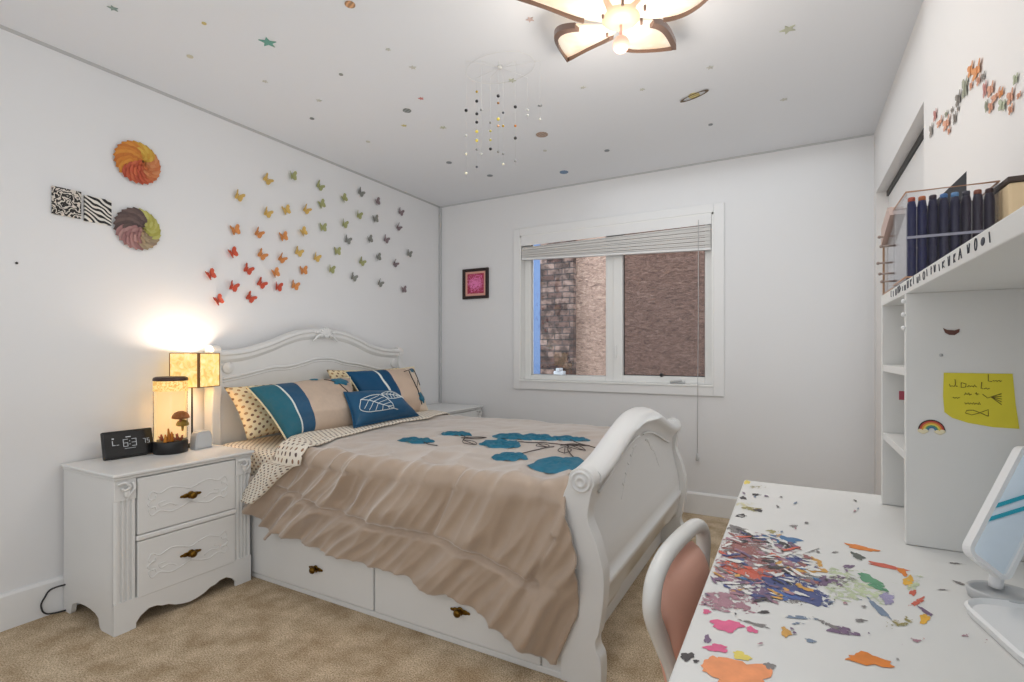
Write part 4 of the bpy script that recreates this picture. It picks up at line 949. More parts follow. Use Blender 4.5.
s3, f3 = pillow('pillow', 'small teal cushion stitched with white leaves, in front of the shams', [(0.64, -1.655, 0.700), (0.60, -1.04, 0.700), (0.49, -1.16, 0.862), (0.46, -1.56, 0.885)], 0.12, M['teal_deep'], None, M['teal_deep'], group=GP, seed=17, sag=0.012)
def on_pillow(front, mb, pts, r, n=5):
    mb.tube([front(p.x, p.y, 0.003) for p in smooth_curve([(a, b, 0) for a, b in pts], n)], r, 5)
def pillow_blob(front, mb, u, v, ru, rv, ph=0):
    vs = [front(u, v, 0.009)]; seg = 20
    for i in (1, 2, 3):
        for j in range(seg):
            a = 2 * math.pi * j / seg; q = i / 3 * (0.85 + 0.15 * math.sin(a * 5 + ph))
            vs.append(front(max(-.97, min(.97, u + ru * q * math.cos(a))), max(-.97, min(.97, v + rv * q * math.sin(a))), 0.008 if i < 3 else 0.002))
    fs = [[0, 1 + j, 1 + (j + 1) % seg] for j in range(seg)]
    for i in range(2):
        for j in range(seg): fs.append([1 + i * seg + j, 1 + (i + 1) * seg + j, 1 + (i + 1) * seg + (j + 1) % seg, 1 + i * seg + (j + 1) % seg])
    mb.faces(vs, fs, True)
mb = MB(); pillow_blob(f1, mb, 0.62, 0.62, 0.26, 0.26, 1); put('embroidered_flower', mb, M['teal'], s1); mb = MB(); pillow_blob(f1, mb, 0.05, 0.80, 0.10, 0.12, 2); put('embroidered_flower', mb, M['teal'], s1)
mb = MB(); on_pillow(f1, mb, [(0.55, 0.4), (0.66, 0.1), (0.80, -0.25)], 0.003); on_pillow(f1, mb, [(0.25, 0.75), (0.40, 0.62), (0.55, 0.4)], 0.0025); put('embroidered_stem', mb, M['stem'], s1)
mb = MB(); pillow_blob(f2, mb, 0.80, 0.78, 0.09, 0.12, 1); put('embroidered_flower', mb, M['teal'], s2); mb = MB(); pillow_blob(f2, mb, 0.72, -0.50, 0.19, 0.26, 2); put('embroidered_flower', mb, M['teal'], s2)
mb = MB(); on_pillow(f2, mb, [(0.45, 0.72), (0.66, 0.80), (0.86, 0.86), (0.93, 0.5), (0.95, 0.1)], 0.003)
on_pillow(f2, mb, [(0.66, 0.75), (0.60, 0.3), (0.62, -0.1), (0.60, -0.5), (0.64, -0.8)], 0.004); on_pillow(f2, mb, [(0.62, -0.1), (0.78, 0.1), (0.88, 0.3)], 0.002); put('embroidered_stem', mb, M['stem'], s2)
mb = MB()
def leaf2(front, mb, u0, v0, u1, v1, w, r=0.0024):
    dx, dy = u1 - u0, v1 - v0
    def Q(q, s): return (u0 + dx * q - dy * s * 1.0, v0 + dy * q + dx * s)
    for s in (-1, 1):
        on_pillow(front, mb, [Q(q, s * w * math.sin(math.pi * q ** 0.8)) for q in [0, .2, .4, .6, .8, 1]], r)
    on_pillow(front, mb, [Q(q, 0) for q in (0, .5, 1.12)], r)
    for q in (0.2, 0.35, 0.5, 0.65, 0.8):
        for s in (-1, 1): on_pillow(front, mb, [Q(q, 0), Q(min(.97, q + 0.12), s * w * 0.85 * math.sin(math.pi * min(1, q + 0.1) ** 0.8))], r * 0.8, 3)
leaf2(f3, mb, -0.78, 0.22, 0.12, -0.62, 0.42); leaf2(f3, mb, -0.05, 0.40, 0.72, 0.12, 0.34)
put('leaf_embroidery', mb, M['white_thread'], s3)
# ------------------------------------------------------------------ nightstands
def nightstand(name, label, y0, y1, ztop, full=True):
    ns = thing(name, label, 'nightstand', (0.24, (y0 + y1) / 2, 0), 'white carved nightstands')
    X0, X1 = 0.020, 0.455
    mb = MB()
    mb.box((X0 - 0.002, y0 - 0.012, ztop - 0.014), (X1 + 0.020, y1 + 0.010, ztop), 0.006, seg=3)
    mb.box((X0, y0 - 0.005, ztop - 0.026), (X1 + 0.011, y1 + 0.005, ztop - 0.014), 0.005, seg=3)
    put('tabletop', mb, M['white'], ns)
    zt = ztop - 0.026
    # side panels with an arched foot cut out
    def side(y, ya):
        ol = [(X0, 0), (X0 + 0.060, 0)]
        for k in range(9):
            a = math.pi * k / 8
            ol.append((0.215 - 0.125 * math.cos(a), 0.012 + 0.056 * math.sin(a) ** 0.6))
        ol += [(X1 - 0.10, 0), (X1 - 0.01, 0), (X1 - 0.01, zt), (X0, zt)]
        mb = MB(); mb.prism(ol, 'y', y, ya); put('side_panel', mb, M['white'], ns)
    side(y0, y0 + 0.018); side(y1 - 0.018, y1)
    mb = MB(); mb.box((X0, y0 + 0.018, 0.07), (X0 + 0.01, y1 - 0.018, zt)).box((X0 + 0.01, y0 + 0.018, 0.085), (X1 - 0.012, y1 - 0.018, 0.10))
    mb.box((X0 + 0.01, y0 + 0.018, zt - 0.012), (X1 - 0.012, y1 - 0.018, zt)); put('carcass', mb, M['white'], ns)
    # front corner pilasters with flutes and a carved bracket on top
    pw = 0.078
    for (a, b, s) in ((y0, y0 + pw, 1), (y1 - pw, y1, -1)):
        mb = MB()
        ol = [(X1 - 0.012, a), (X1 - 0.004, a), (X1 + 0.004, a + 0.006)]
        fl = 3; w = (b - a - 0.026) / fl
        for k in range(fl):
            ya = a + 0.013 + k * w
            ol += [(X1 + 0.004, ya + 0.002), (X1 - 0.0050, ya + 0.006), (X1 - 0.0050, ya + w - 0.006), (X1 + 0.004, ya + w - 0.002)]
        ol += [(X1 + 0.004, b - 0.006), (X1 - 0.004, b), (X1 - 0.012, b)]
        mb.prism(ol, 'z', 0.12, zt - 0.085)
        mb.box((X1 - 0.012, a, 0), (X1 + 0.003, b, 0.12), 0.002).box((X1 - 0.012, a, zt - 0.085), (X1 + 0.003, b, zt), 0.002)
        pl = put('pilaster', mb, M['white'], ns)
        mb = MB(); c = (a + b) / 2; zc = zt - 0.045
        mb.tube(smooth_curve([(X1 + 0.008, c - 0.028, zc + 0.028), (X1 + 0.018, c - 0.006, zc + 0.034), (X1 + 0.020, c + 0.010, zc + 0.015), (X1 + 0.012, c - 0.004, zc + 0.002), (X1 + 0.010, c - 0.016, zc + 0.012)], 5), 0.006, 8)
        mb.tube(smooth_curve([(X1 + 0.010, c + 0.024, zc + 0.030), (X1 + 0.016, c + 0.026, zc + 0.005), (X1 + 0.012, c + 0.012, zc - 0.018), (X1 + 0.006, c + 0.004, zc - 0.042)], 5), [0.008 - 0.005 * i / 15 for i in range(16)], 8)
        mb.ball((X1 + 0.008, c + 0.004, zc - 0.010), 0.016, (0.5, 0.8, 1.3), None, 10)
        put('carved_bracket', mb, M['white'], pl)
    # drawers with carved fronts
    ya, yb = y0 + pw + 0.004, y1 - pw - 0.004
    h = (zt - 0.115) / 2
    mb = MB(); mb.box((X1 - 0.014, ya - 0.004, 0.112 + h - 0.010), (X1 + 0.010, yb + 0.004, 0.112 + h + 0.012), 0.006, seg=3); put('drawer_divider', mb, M['white'], ns)
    for (z0, z1) in ((0.118, 0.112 + h - 0.013), (0.112 + h + 0.015, zt - 0.006)):
        mb = MB(); mb.box((X1 - 0.16, ya, z0), (X1 + 0.006, yb, z1), 0.004)
        d = put('drawer', mb, M['white'], ns)
        mb = MB(); c = (ya + yb) / 2; zc = (z0 + z1) / 2; x = X1 + 0.006
        for s in (-1, 1):
            for q in (-1, 1):
                mb.tube(smooth_curve([(x, c + s * 0.03, zc + q * 0.040), (x, c + s * 0.08, zc + q * 0.052), (x, c + s * 0.125, zc + q * 0.036), (x, c + s * 0.155, zc + q * 0.050), (x, c + s * 0.168, zc + q * 0.022),
                                      (x, c + s * 0.145, zc + q * 0.016), (x, c + s * 0.140, zc + q * 0.030)], 6), 0.0030, 6)
            mb.tube(smooth_curve([(x, c + s * 0.15, zc - 0.02), (x, c + s * 0.172, zc), (x, c + s * 0.15, zc + 0.02)], 6), 0.0032, 6)
            mb.tube(smooth_curve([(x, c + s * 0.06, zc - 0.03), (x, c + s * 0.09, zc - 0.015), (x, c + s * 0.12, zc - 0.022), (x, c + s * 0.128, zc - 0.005), (x, c + s * 0.105, zc)], 6), 0.0025, 6)
        mb.tube(smooth_curve([(x, c - 0.03, zc + 0.040), (x, c, zc + 0.030), (x, c + 0.03, zc + 0.040)], 6), 0.003, 6)
        mb.tube(smooth_curve([(x, c - 0.03, zc - 0.040), (x, c, zc - 0.030), (x, c + 0.03, zc - 0.040)], 6), 0.003, 6)
        put('carving', mb, M['white'], d)
        drawer_pull(X1 + 0.006, c, zc, d, 'x')
    # scalloped apron
    c = (y0 + y1) / 2; hw = (y1 - y0) / 2
    half = [(hw, 0), (hw - 0.055, 0), (hw - 0.072, 0.016), (hw - 0.094, 0.044), (hw - 0.125, 0.062), (hw - 0.155, 0.060), (hw - 0.175, 0.050), (hw - 0.20, 0.046), (hw - 0.23, 0.030), (hw - 0.26, 0.022)]
    pts = [(c - a, z) for a, z in half] + [(c, 0.018)] + [(c + a, z) for a, z in half[::-1]] + [(y1, 0.125), (y0, 0.125)]
    mb = MB(); mb.prism(pts, 'x', X1 - 0.012, X1 + 0.0035); put('apron', mb, M['white'], ns)
    return ns
NT_ = 0.640
nightstand('nightstand', 'white carved nightstand with the clock, glowing tank and lamp on it', -2.735, -2.155, NT_)
nightstand('nightstand', 'white nightstand in the far corner, partly hidden beyond the bed pillows', -0.585, -0.03, 0.668)

mb = MB()
mb.tube(smooth_curve([(0.045, -2.70, 0.115), (0.028, -2.775, 0.113), (0.024, -2.80, 0.085), (0.024, -2.812, 0.05), (0.03, -2.79, 0.012), (0.05, -2.70, 0.006)], 8), 0.0035, 6)
o = put('power_cord', mb, M['wire'], loc=(0.03, -2.77, 0.0)); tag(o, 'thin black cord looping out behind the nightstand by the baseboard', 'cord')

# alarm clock
E_W = NT('clock_digits'); E_W.set((0.02, 0.02, 0.02, 1), emit=rgb(235, 238, 240), estr=0.42); M['digits'] = E_W.m
clk = thing('alarm_clock', 'black digital alarm clock tilted back at the near end of the nightstand', 'clock', (0.12, -2.50, NT_))
CM = Matrix.Translation((0.140, -2.532, NT_ + 0.001)) @ Matrix.Rotation(R(-3), 4, 'Z') @ Matrix.Rotation(R(-14), 4, 'Y')
mb = MB(); mb.box((-0.022, -0.100, 0.004), (0.0, 0.100, 0.128), 0.006, CM); body = put('case', mb, M['black'], clk)
mb = MB(); mb.box((-0.005, -0.094, 0.010), (0.0015, 0.094, 0.122), 0.002, CM); put('screen', mb, plain('screen_black', rgb(20, 20, 22), 0.2), body)
mb = MB(); mb.box((-0.062, -0.07, 0.0), (-0.006, 0.07, 0.006), 0.002, Matrix.Translation((0.140, -2.532, NT_))).box((-0.05, -0.05, 0.004), (-0.018, 0.05, 0.075), 0.008, Matrix.Translation((0.133, -2.532, NT_)))
put('stand', mb, M['black'], clk)
SEG = {'6': 'afgecd', '3': 'abgcd', '7': 'abc', '5': 'afgcd'}
mb = MB()
def seg7(ch, y, z, w, h, t):
    x0, x1 = 0.0012, 0.0026
    for s in SEG[ch]:
        if s == 'a': b = ((y, z + h - t), (y + w, z + h))
        if s == 'g': b = ((y, z + h / 2 - t / 2), (y + w, z + h / 2 + t / 2))
        if s == 'd': b = ((y, z), (y + w, z + t))
        if s == 'f': b = ((y, z + h / 2), (y + t, z + h))
        if s == 'b': b = ((y + w - t, z + h / 2), (y + w, z + h))
        if s == 'e': b = ((y, z), (y + t, z + h / 2))
        if s == 'c': b = ((y + w - t, z), (y + w, z + h / 2))
        mb.box((x0, b[0][0], b[0][1]), (x1, b[1][0], b[1][1]), 0, CM)
seg7('6', -0.024, 0.052, 0.019, 0.034, 0.0022); seg7('3', 0.010, 0.052, 0.019, 0.034, 0.0022)
mb.box((0.0012, 0.001, 0.060), (0.0026, 0.0035, 0.064), 0, CM).box((0.0012, 0.001, 0.074), (0.0026, 0.0035, 0.078), 0, CM)
seg7('7', 0.056, 0.058, 0.010, 0.022, 0.0018); seg7('5', 0.072, 0.058, 0.010, 0.022, 0.0018)
mb.box((0.0012, -0.012, 0.094), (0.0026, 0.008, 0.098), 0, CM).box((0.0012, -0.020, 0.043), (0.0026, 0.024, 0.0445), 0, CM)
mb.box((0.0012, -0.066, 0.090), (0.0026, -0.058, 0.096), 0, CM).box((0.0012, -0.066, 0.062), (0.0026, -0.063, 0.084), 0, CM).box((0.0012, -0.066, 0.062), (0.0026, -0.054, 0.065), 0, CM).box((0.0012, -0.050, 0.062), (0.0026, -0.040, 0.064), 0, CM)
put('digits', mb, M['digits'], clk)

# glowing tank lamp
ax, ay = 0.170, -2.376
tk = thing('tank_lamp', 'glowing clear tank lamp with brown and olive mushroom caps inside, beside the clock', 'lamp', (ax, ay, NT_))
mb = MB(); mb.lathe([(0.068, 0.0), (0.072, 0.004), (0.072, 0.052), (0.070, 0.058), (0.067, 0.060)], (ax, ay, NT_), 40); b_ = put('base', mb, M['black'], tk)
mb = MB(); mb.lathe([(0.0705, 0.0602), (0.0705, 0.345)], (ax, ay, NT_), 40, caps=False); put('tank', mb, M['tank'], tk)
t = NT('tank_glow')
v = t.coord(); 
t.set(rgb(230, 210, 170), 0.6, emit=rgb(255, 224, 170), estr=0.62)
M['tank_glow'] = t.m
mb = MB()      # lit back liner: half a cylinder
vs, fs = [], []
for k in range(21):
    a = R(85 + 190 * k / 20)
    for z in (0.062, 0.300): vs.append((ax + 0.066 * math.cos(a), ay + 0.066 * math.sin(a), NT_ + z))
for k in range(20): fs.append([2 * k, 2 * k + 2, 2 * k + 3, 2 * k + 1])
mb.faces(vs, fs, True); put('lit_liner', mb, M['tank_glow'], tk)
t = NT('tank_band'); v = t.coord(); f = t.noise(v, 120, 4)
t.set(t.ramp(f, [(0.4, rgb(226, 178, 92)), (0.6, rgb(252, 226, 160))]), 0.5, emit=t.ramp(f, [(0.4, rgb(224, 164, 70)), (0.6, rgb(255, 222, 140))]), estr=0.55)
mb = MB(); mb.lathe([(0.0710, 0.298), (0.0715, 0.302), (0.0715, 0.342), (0.0710, 0.346)], (ax, ay, NT_), 40, caps=False); put('top_band', mb, t.m, tk)
mb = MB(); mb.lathe([(0.072, 0.3465), (0.073, 0.352), (0.070, 0.362), (0.060, 0.366), (0.0, 0.366)], (ax, ay, NT_), 40); put('lid', mb, plain('tank_lid', rgb(66, 42, 34), 0.4), tk)
def cap(c, r, hgt, mat):
    mb = MB()
    mb.lathe([(0.0, -0.004), (r * 0.7, -0.004), (r, 0.0), (r * 0.94, hgt * 0.35), (r * 0.70, hgt * 0.75), (r * 0.3, hgt * 0.97), (0.0, hgt)], c, 22)
    mb.lathe([(0.004, -0.028), (0.007, -0.004)], c, 8)
    put('jelly_cap', mb, mat, tk)
cap((ax + 0.030, ay + 0.030, NT_ + 0.165), 0.038, 0.034, plain('cap_brown', rgb(176, 112, 66), 0.5, nz=0.2, scale=80))
cap((ax + 0.020, ay + 0.044, NT_ + 0.128), 0.028, 0.028, plain('cap_olive', rgb(178, 152, 72), 0.5))
mb = MB()
for k in range(26):
    a = random.uniform(0, 6.28); r = 0.056 * math.sqrt(random.random()); x, y = ax + r * math.cos(a), ay + r * math.sin(a)
    hgt = random.uniform(0.008, 0.030)
    mb.tube([(x, y, NT_ + 0.060), (x + random.uniform(-.01, .01), y + random.uniform(-.014, .014), NT_ + 0.06 + hgt)], [0.006, 0.002], 6)
put('coral', mb, plain('coral_pink', rgb(196, 112, 84), 0.6, nz=0.2, scale=60), tk)
mb = MB()
for dx, dy, h in ((0.045, -0.034, 0.062), (0.050, -0.022, 0.045), (0.05, -0.050, 0.036), (0.04, -0.014, 0.03)):
    mb.tube([(ax + dx, ay + dy, NT_ + 0.06), (ax + dx - 0.004, ay + dy + 0.004, NT_ + 0.06 + h * 0.6), (ax + dx, ay + dy, NT_ + 0.06 + h)], [0.008, 0.006, 0.003], 7)
put('sponge', mb, plain('sponge_orange', rgb(222, 140, 40), 0.6, nz=0.15, scale=60), tk)

# small pale speaker
mb = MB(); ol = [(-0.046, 0), (0.046, 0), (0.047, 0.02), (0.042, 0.058), (0.036, 0.070), (0.024, 0.076), (-0.024, 0.076), (-0.036, 0.070), (-0.042, 0.058), (-0.047, 0.02)]
SM = Matrix.Translation((0.190, -2.242, NT_)) @ Matrix.Rotation(R(8), 4, 'Z')
ol = [(a, b * 1.16) for a, b in ol]
mb.prism(ol, 'x', -0.022, 0.022, 0.005, SM)
sp_ = put('speaker', mb, M['grey_plastic'], loc=(0.190, -2.242, NT_)); tag(sp_, 'small pale grey rounded speaker at the far end of the nightstand top', 'speaker')
mb = MB(); mb.prism([(a * 0.82, 0.008 + b * 0.80) for a, b in ol], 'x', 0.0215, 0.0235, 0, SM); put('grille', mb, plain('grille_cloth', rgb(204, 206, 208), 0.8), sp_)

# table lamp with a square parchment shade
lx, ly, lz = 0.124, -2.234, NT_
lp = thing('table_lamp', 'lit table lamp with a square amber parchment shade on a thin dark pole', 'lamp', (lx, ly, lz))
mb = MB(); mb.lathe([(0.034, 0), (0.036, 0.006), (0.022, 0.014), (0.008, 0.02)], (lx - 0.02, ly - 0.005, lz), 24); put('base', mb, M['dark'], lp)
mb = MB(); mb.tube([(lx - 0.02, ly - 0.005, lz + 0.015), (lx - 0.02, ly - 0.005, lz + 0.42)], 0.0045, 8); put('pole', mb, M['dark'], lp)
t = NT('parchment')
v = t.coord(); f = t.noise(v, 26, 4, 0.6, 1.5)
c = t.ramp(f, [(0.38, rgb(222, 158, 66)), (0.5, rgb(250, 206, 116)), (0.62, rgb(255, 236, 176))])
t.set(rgb(240, 205, 140), 0.7, emit=c, estr=0.78)
M['parchment'] = t.m
SH0, SH1 = 0.952 - 0.004, 1.118
hs = 0.077
LM = Matrix.Translation((lx, ly, 0)) @ Matrix.Rotation(R(23), 4, 'Z')
cor = [(hs, -hs), (hs, hs), (-hs, hs), (-hs, -hs)]
mb = MB()
for i in range(4):
    (a0, b0), (a1, b1) = cor[i], cor[(i + 1) % 4]
    q = [LM @ Vector((a0, b0, SH0)), LM @ Vector((a1, b1, SH0)), LM @ Vector((a1, b1, SH1)), LM @ Vector((a0, b0, SH1))]
    mb.faces(q, [[0, 1, 2, 3]])
shade = put('lamp_shade', mb, M['parchment'], lp, weld=True)
so = shade.modifiers.new('thickness', 'SOLIDIFY'); so.thickness = 0.002
mb = MB()
for (a, b) in cor:
    k_ = 0.005 if (a > 0 and b < 0) else 0.002
    mb.box((a - k_, b - k_, SH0), (a + k_, b + k_, SH1), 0.0006, LM)
for z in (SH0, SH1):
    mb.tube([LM @ Vector((a, b, z)) for a, b in cor], 0.0022, 5, closed=True)
put('shade_frame', mb, plain('amber_frame', rgb(126, 88, 40), 0.5), lp)
E_B = NT('bulb'); E_B.set((1, 1, 1, 1), emit=(1, 0.82, 0.55, 1), estr=12)
mb = MB(); mb.ball((lx, ly, 1.03), 0.026, (1, 1, 1.2)); put('bulb', mb, E_B.m, lp)
light('lamp_light', 'POINT', (lx, ly, 1.085), 3.2, (1, 0.97, 0.92), 0.03)

# ------------------------------------------------------------------ left wall decorations
mb = MB(); mb.lathe([(0.004, 0), (0.005, 0.004), (0.002, 0.006), (0.0, 0.006)], (0, -2.883, 1.49), 10, Matrix.Rotation(R(90), 3, 'Y'))
o = put('wall_nail', mb, M['dark'], loc=(0, -2.883, 1.49)); tag(o, 'tiny dark nail in the bare wall below the black and white squares', 'nail')
def art(y0, y1, z0, z1, kind, label):
    t = NT(kind); 
    if kind == 'zebra_print':
        v = t.coord('Object', (1, 1, 1), (R(28), 0, 0))
        w = t.n('ShaderNodeTexWave', wave_type='BANDS', bands_direction='Z'); t.l(v, w.inputs[0])
        w.inputs['Scale'].default_value = 17; w.inputs['Distortion'].default_value = 5.5; w.inputs['Detail'].default_value = 0.5; w.inputs['Detail Scale'].default_value = 1.2
        t.set(t.mix(t.math('GREATER_THAN', w.outputs['Fac'], 0.5), rgb(24, 22, 22), rgb(226, 222, 214)), 0.6)
    else:
        v = t.coord('Object', (1, 1, 1))
        w = t.n('ShaderNodeTexWave', wave_type='RINGS', rings_direction='SPHERICAL'); t.l(v, w.inputs[0])
        w.inputs['Scale'].default_value = 20; w.inputs['Distortion'].default_value = 14; w.inputs['Detail'].default_value = 1.5; w.inputs['Detail Scale'].default_value = 2.2
        t.set(t.mix(t.math('GREATER_THAN', w.outputs['Fac'], 0.56), rgb(30, 26, 24), rgb(214, 206, 196)), 0.6)
    mb = MB(); mb.box((0.001, y0, z0), (0.012, y1, z1), 0.001)
    o = put('art_tile', mb, t.m, loc=(0.001, (y0 + y1) / 2, (z0 + z1) / 2)); tag(o, label, 'wall art', 'black and white art squares')
art(-2.770, -2.668, 1.720, 1.840, 'maze_print', 'left black and white square, covered in a curling maze pattern')
art(-2.656, -2.552, 1.715, 1.831, 'zebra_print', 'right black and white square, striped with wavy zebra bands')
def paper_flower(y, z, rad, tone, label):
    fl = thing('paper_flower', label, 'paper flower', (0.002, y, z), 'paper petal rosettes')
    mb = MB(); mb.lathe([(rad * 0.5, 0), (rad * 0.5, 0.006)], (0.001, y, z), 20, Matrix.Rotation(R(90), 3, 'Y')); put('backing', mb, plain('card', rgb(200, 180, 150), 0.8), fl)
    cache = {}
    for ring, (n, L, r0, lift) in enumerate(((24, 0.50, 0.50, 0.020), (20, 0.46, 0.32, 0.032), (14, 0.38, 0.16, 0.042), (8, 0.25, 0.04, 0.050))):
        for k in range(n):
            a = 2 * math.pi * (k + 0.5 * ring) / n
            c = tone(a, ring, k)
            if c not in cache: cache[c] = plain('petal_paper', rgb(*[q * 0.86 + 215 * 0.14 for q in c]), 0.75, nz=0.08, scale=60)
            mb = MB()
            ca, sa = math.cos(a + 0.25), math.sin(a + 0.25)
            tw = 0.10
            vs, fs = [], []
            S = 6
            for i in range(S + 1):
                q = i / S
                w = L * rad * 0.30 * max(0.0, (1 - (2 * q ** 1.25 - 1) ** 4)) ** 0.6 + (0.001 if q < 1 else 0)
                rr = rad * (r0 + L * q); hx = 0.004 + lift * (1 - q) * 0.7 + 0.004 * ring + 0.006 * math.sin(q * 3)
                aa = a + 0.45 * q
                cy, cz = rr * math.cos(aa), rr * math.sin(aa)
                py, pz = -math.sin(aa), math.cos(aa)
                for s, ex in ((-1, 0.006), (0, 0.0), (1, -0.001)):
                    vs.append((0.002 + hx + ex, y + cy + py * w * s, z + cz + pz * w * s))
            for i in range(S):
                for j in range(2): fs.append([i * 3 + j, i * 3 + j + 1, i * 3 + j + 4, i * 3 + j + 3])
            mb.faces(vs, fs, True); put('petal', mb, cache[c], fl)
def pick(pal, k): return pal[k % len(pal)]
def tone1(a, ring, k):        # a: 0 = towards the window, 90 = up
    d = math.degrees(a) % 360
    if d < 20 or d > 290: return pick([(226, 132, 72), (232, 146, 88), (220, 116, 60)], k)
    if d < 85: return pick([(226, 172, 50), (236, 188, 66), (222, 160, 44)], k)
    if d < 200: return pick([(222, 128, 34), (232, 146, 44), (210, 112, 30)], k)
    return pick([(206, 84, 50), (216, 100, 58), (192, 74, 46)], k)
def tone2(a, ring, k):
    d = math.degrees(a) % 360
    if d < 60 or d > 320: return pick([(196, 190, 84), (208, 204, 108), (184, 176, 74)], k)
    if d < 175: return pick([(92, 70, 66), (106, 82, 76), (80, 60, 58)], k)
    if d < 265: return pick([(170, 118, 116), (182, 134, 130), (156, 104, 104)], k)
    return pick([(172, 150, 118), (184, 162, 128), (164, 138, 112)], k)
paper_flower(-2.442, 2.044, 0.104, tone1, 'upper paper flower of orange, yellow and red petals on the left wall')
paper_flower(-2.442, 1.722, 0.104, tone2, 'lower paper flower of brown, lime and dusty pink petals on the left wall')

# paper butterflies
BC = {'R': ('red-orange', rgb(200, 84, 60)), 'O': ('orange', rgb(216, 144, 84)), 'Y': ('golden yellow', rgb(218, 182, 104)),
      'G': ('olive green', rgb(168, 170, 118)), 'K': ('grey', rgb(140, 140, 134)), 'V': ('mauve', rgb(138, 122, 126))}
BM = {k: plain('paper_' + v[0].replace(' ', '_'), v[1], 0.75, nz=0.08, scale=40) for k, v in BC.items()}
def butterfly_mesh(seed):
    rnd = random.Random(seed)
    mb = MB()
    fold = R(rnd.uniform(22, 40))
    up = [(0.002, -0.003), (0.006, 0.012), (0.020, 0.027), (0.029, 0.026), (0.031, 0.014), (0.024, 0.003), (0.026, -0.008), (0.024, -0.022), (0.013, -0.025), (0.004, -0.014)]
    for s in (-1, 1):
        vs = []
        for h in (0.0, 0.0012):
            for (w, z) in up: vs.append((0.004 + h + w * math.sin(fold), s * w * math.cos(fold), z))
        n = len(up)
        fs = [list(range(n)), list(range(n, 2 * n))[::-1]] + [[i, (i + 1) % n, n + (i + 1) % n, n + i] for i in range(n)]
        mb.faces(vs, fs)
    mb.ball((0.004, 0, 0.0), 0.0035, (1, 0.8, 5.2), None, 8)
    bm_ = mb.b
    bmesh.ops.recalc_face_normals(bm_, faces=bm_.faces[:])
    me = bpy.data.meshes.new('butterfly'); bm_.to_mesh(me); bm_.free()
    me.materials.append(BM['R'])
    return me
BME = [butterfly_mesh(s) for s in range(4)]
cnt = {k: sorted([b for b in BUTTERFLIES if b[2] == k]) for k in BC}
for i, (y, z, k) in enumerate(BUTTERFLIES):
    o = bpy.data.objects.new('paper_butterfly', BME[i % 4]); COL.objects.link(o)
    o.location = (0.0, y, z); o.rotation_euler = (random.choice((-1, 1)) * R(random.uniform(5, 40)), 0, 0)
    sc = 1.08; o.scale = (sc, sc, sc)
    o.material_slots[0].link = 'OBJECT'; o.material_slots[0].material = BM[k]
    idx = cnt[k].index((y, z, k)); n = len(cnt[k])
    where = 'leftmost' if idx == 0 else ('rightmost' if idx == n - 1 else ORD[idx] + ' from the left')
    tag(o, '%s paper butterfly above the bed, %s of the %s ones' % (BC[k][0], where, BC[k][0]), 'butterfly', 'paper butterflies over the headboard')
# ------------------------------------------------------------------ ceiling
SC = {'green': (70, 150, 128), 'greengrey': (120, 146, 134), 'orange': (196, 132, 74), 'gold': (206, 180, 92), 'cream': (216, 206, 170), 'pale': (206, 204, 190), 'dark': (110, 112, 108),
      'red': (206, 104, 96), 'earth': (120, 124, 120), 'yellow': (214, 196, 104), 'olive': (190, 192, 160), 'brown': (164, 132, 110), 'slate': (118, 124, 130), 'blue': (84, 124, 168), 'pink': (214, 176, 166)}
SN = {'green': 'green', 'greengrey': 'grey green', 'orange': 'orange brown', 'gold': 'gold', 'cream': 'cream', 'pale': 'pale', 'dark': 'dark grey', 'red': 'red', 'earth': 'mottled grey',
      'yellow': 'yellow', 'olive': 'pale olive', 'brown': 'brown banded', 'slate': 'slate grey', 'blue': 'blue', 'pink': 'faint pink'}
KN = {'star': 'star sticker', 'dot': 'dot sticker', 'planet': 'planet sticker', 'saturn': 'ringed planet sticker'}
SMAT = {}
def smat(k, kind):
    key = (k, kind == 'planet' or kind == 'saturn')
    if key not in SMAT:
        t = NT('sticker_' + k)
        c = rgb(*[q * 0.72 + 205 * 0.28 for q in SC[k]]); d = tuple(x * 0.6 for x in c[:3]) + (1,); e = tuple(min(1, x * 1.25) for x in c[:3]) + (1,)
        if key[1]:
            v = t.coord('Object', (1, 1, 1), (0, 0, R(25)))
            w = t.n('ShaderNodeTexWave', bands_direction='Y'); t.l(v, w.inputs[0]); w.inputs['Scale'].default_value = 22; w.inputs['Distortion'].default_value = 4
            t.set(t.mix(w.outputs['Fac'], d, e), 0.6)
        else: t.set(t.mix(t.noise(t.coord(), 60), d if k == 'earth' else tuple(x * 0.9 for x in c[:3]) + (1,), c), 0.6)
        SMAT[key] = t.m
    return SMAT[key]
same = {}
for s in CEILING_STICKERS: same.setdefault((s[0], s[4]), []).append(s)
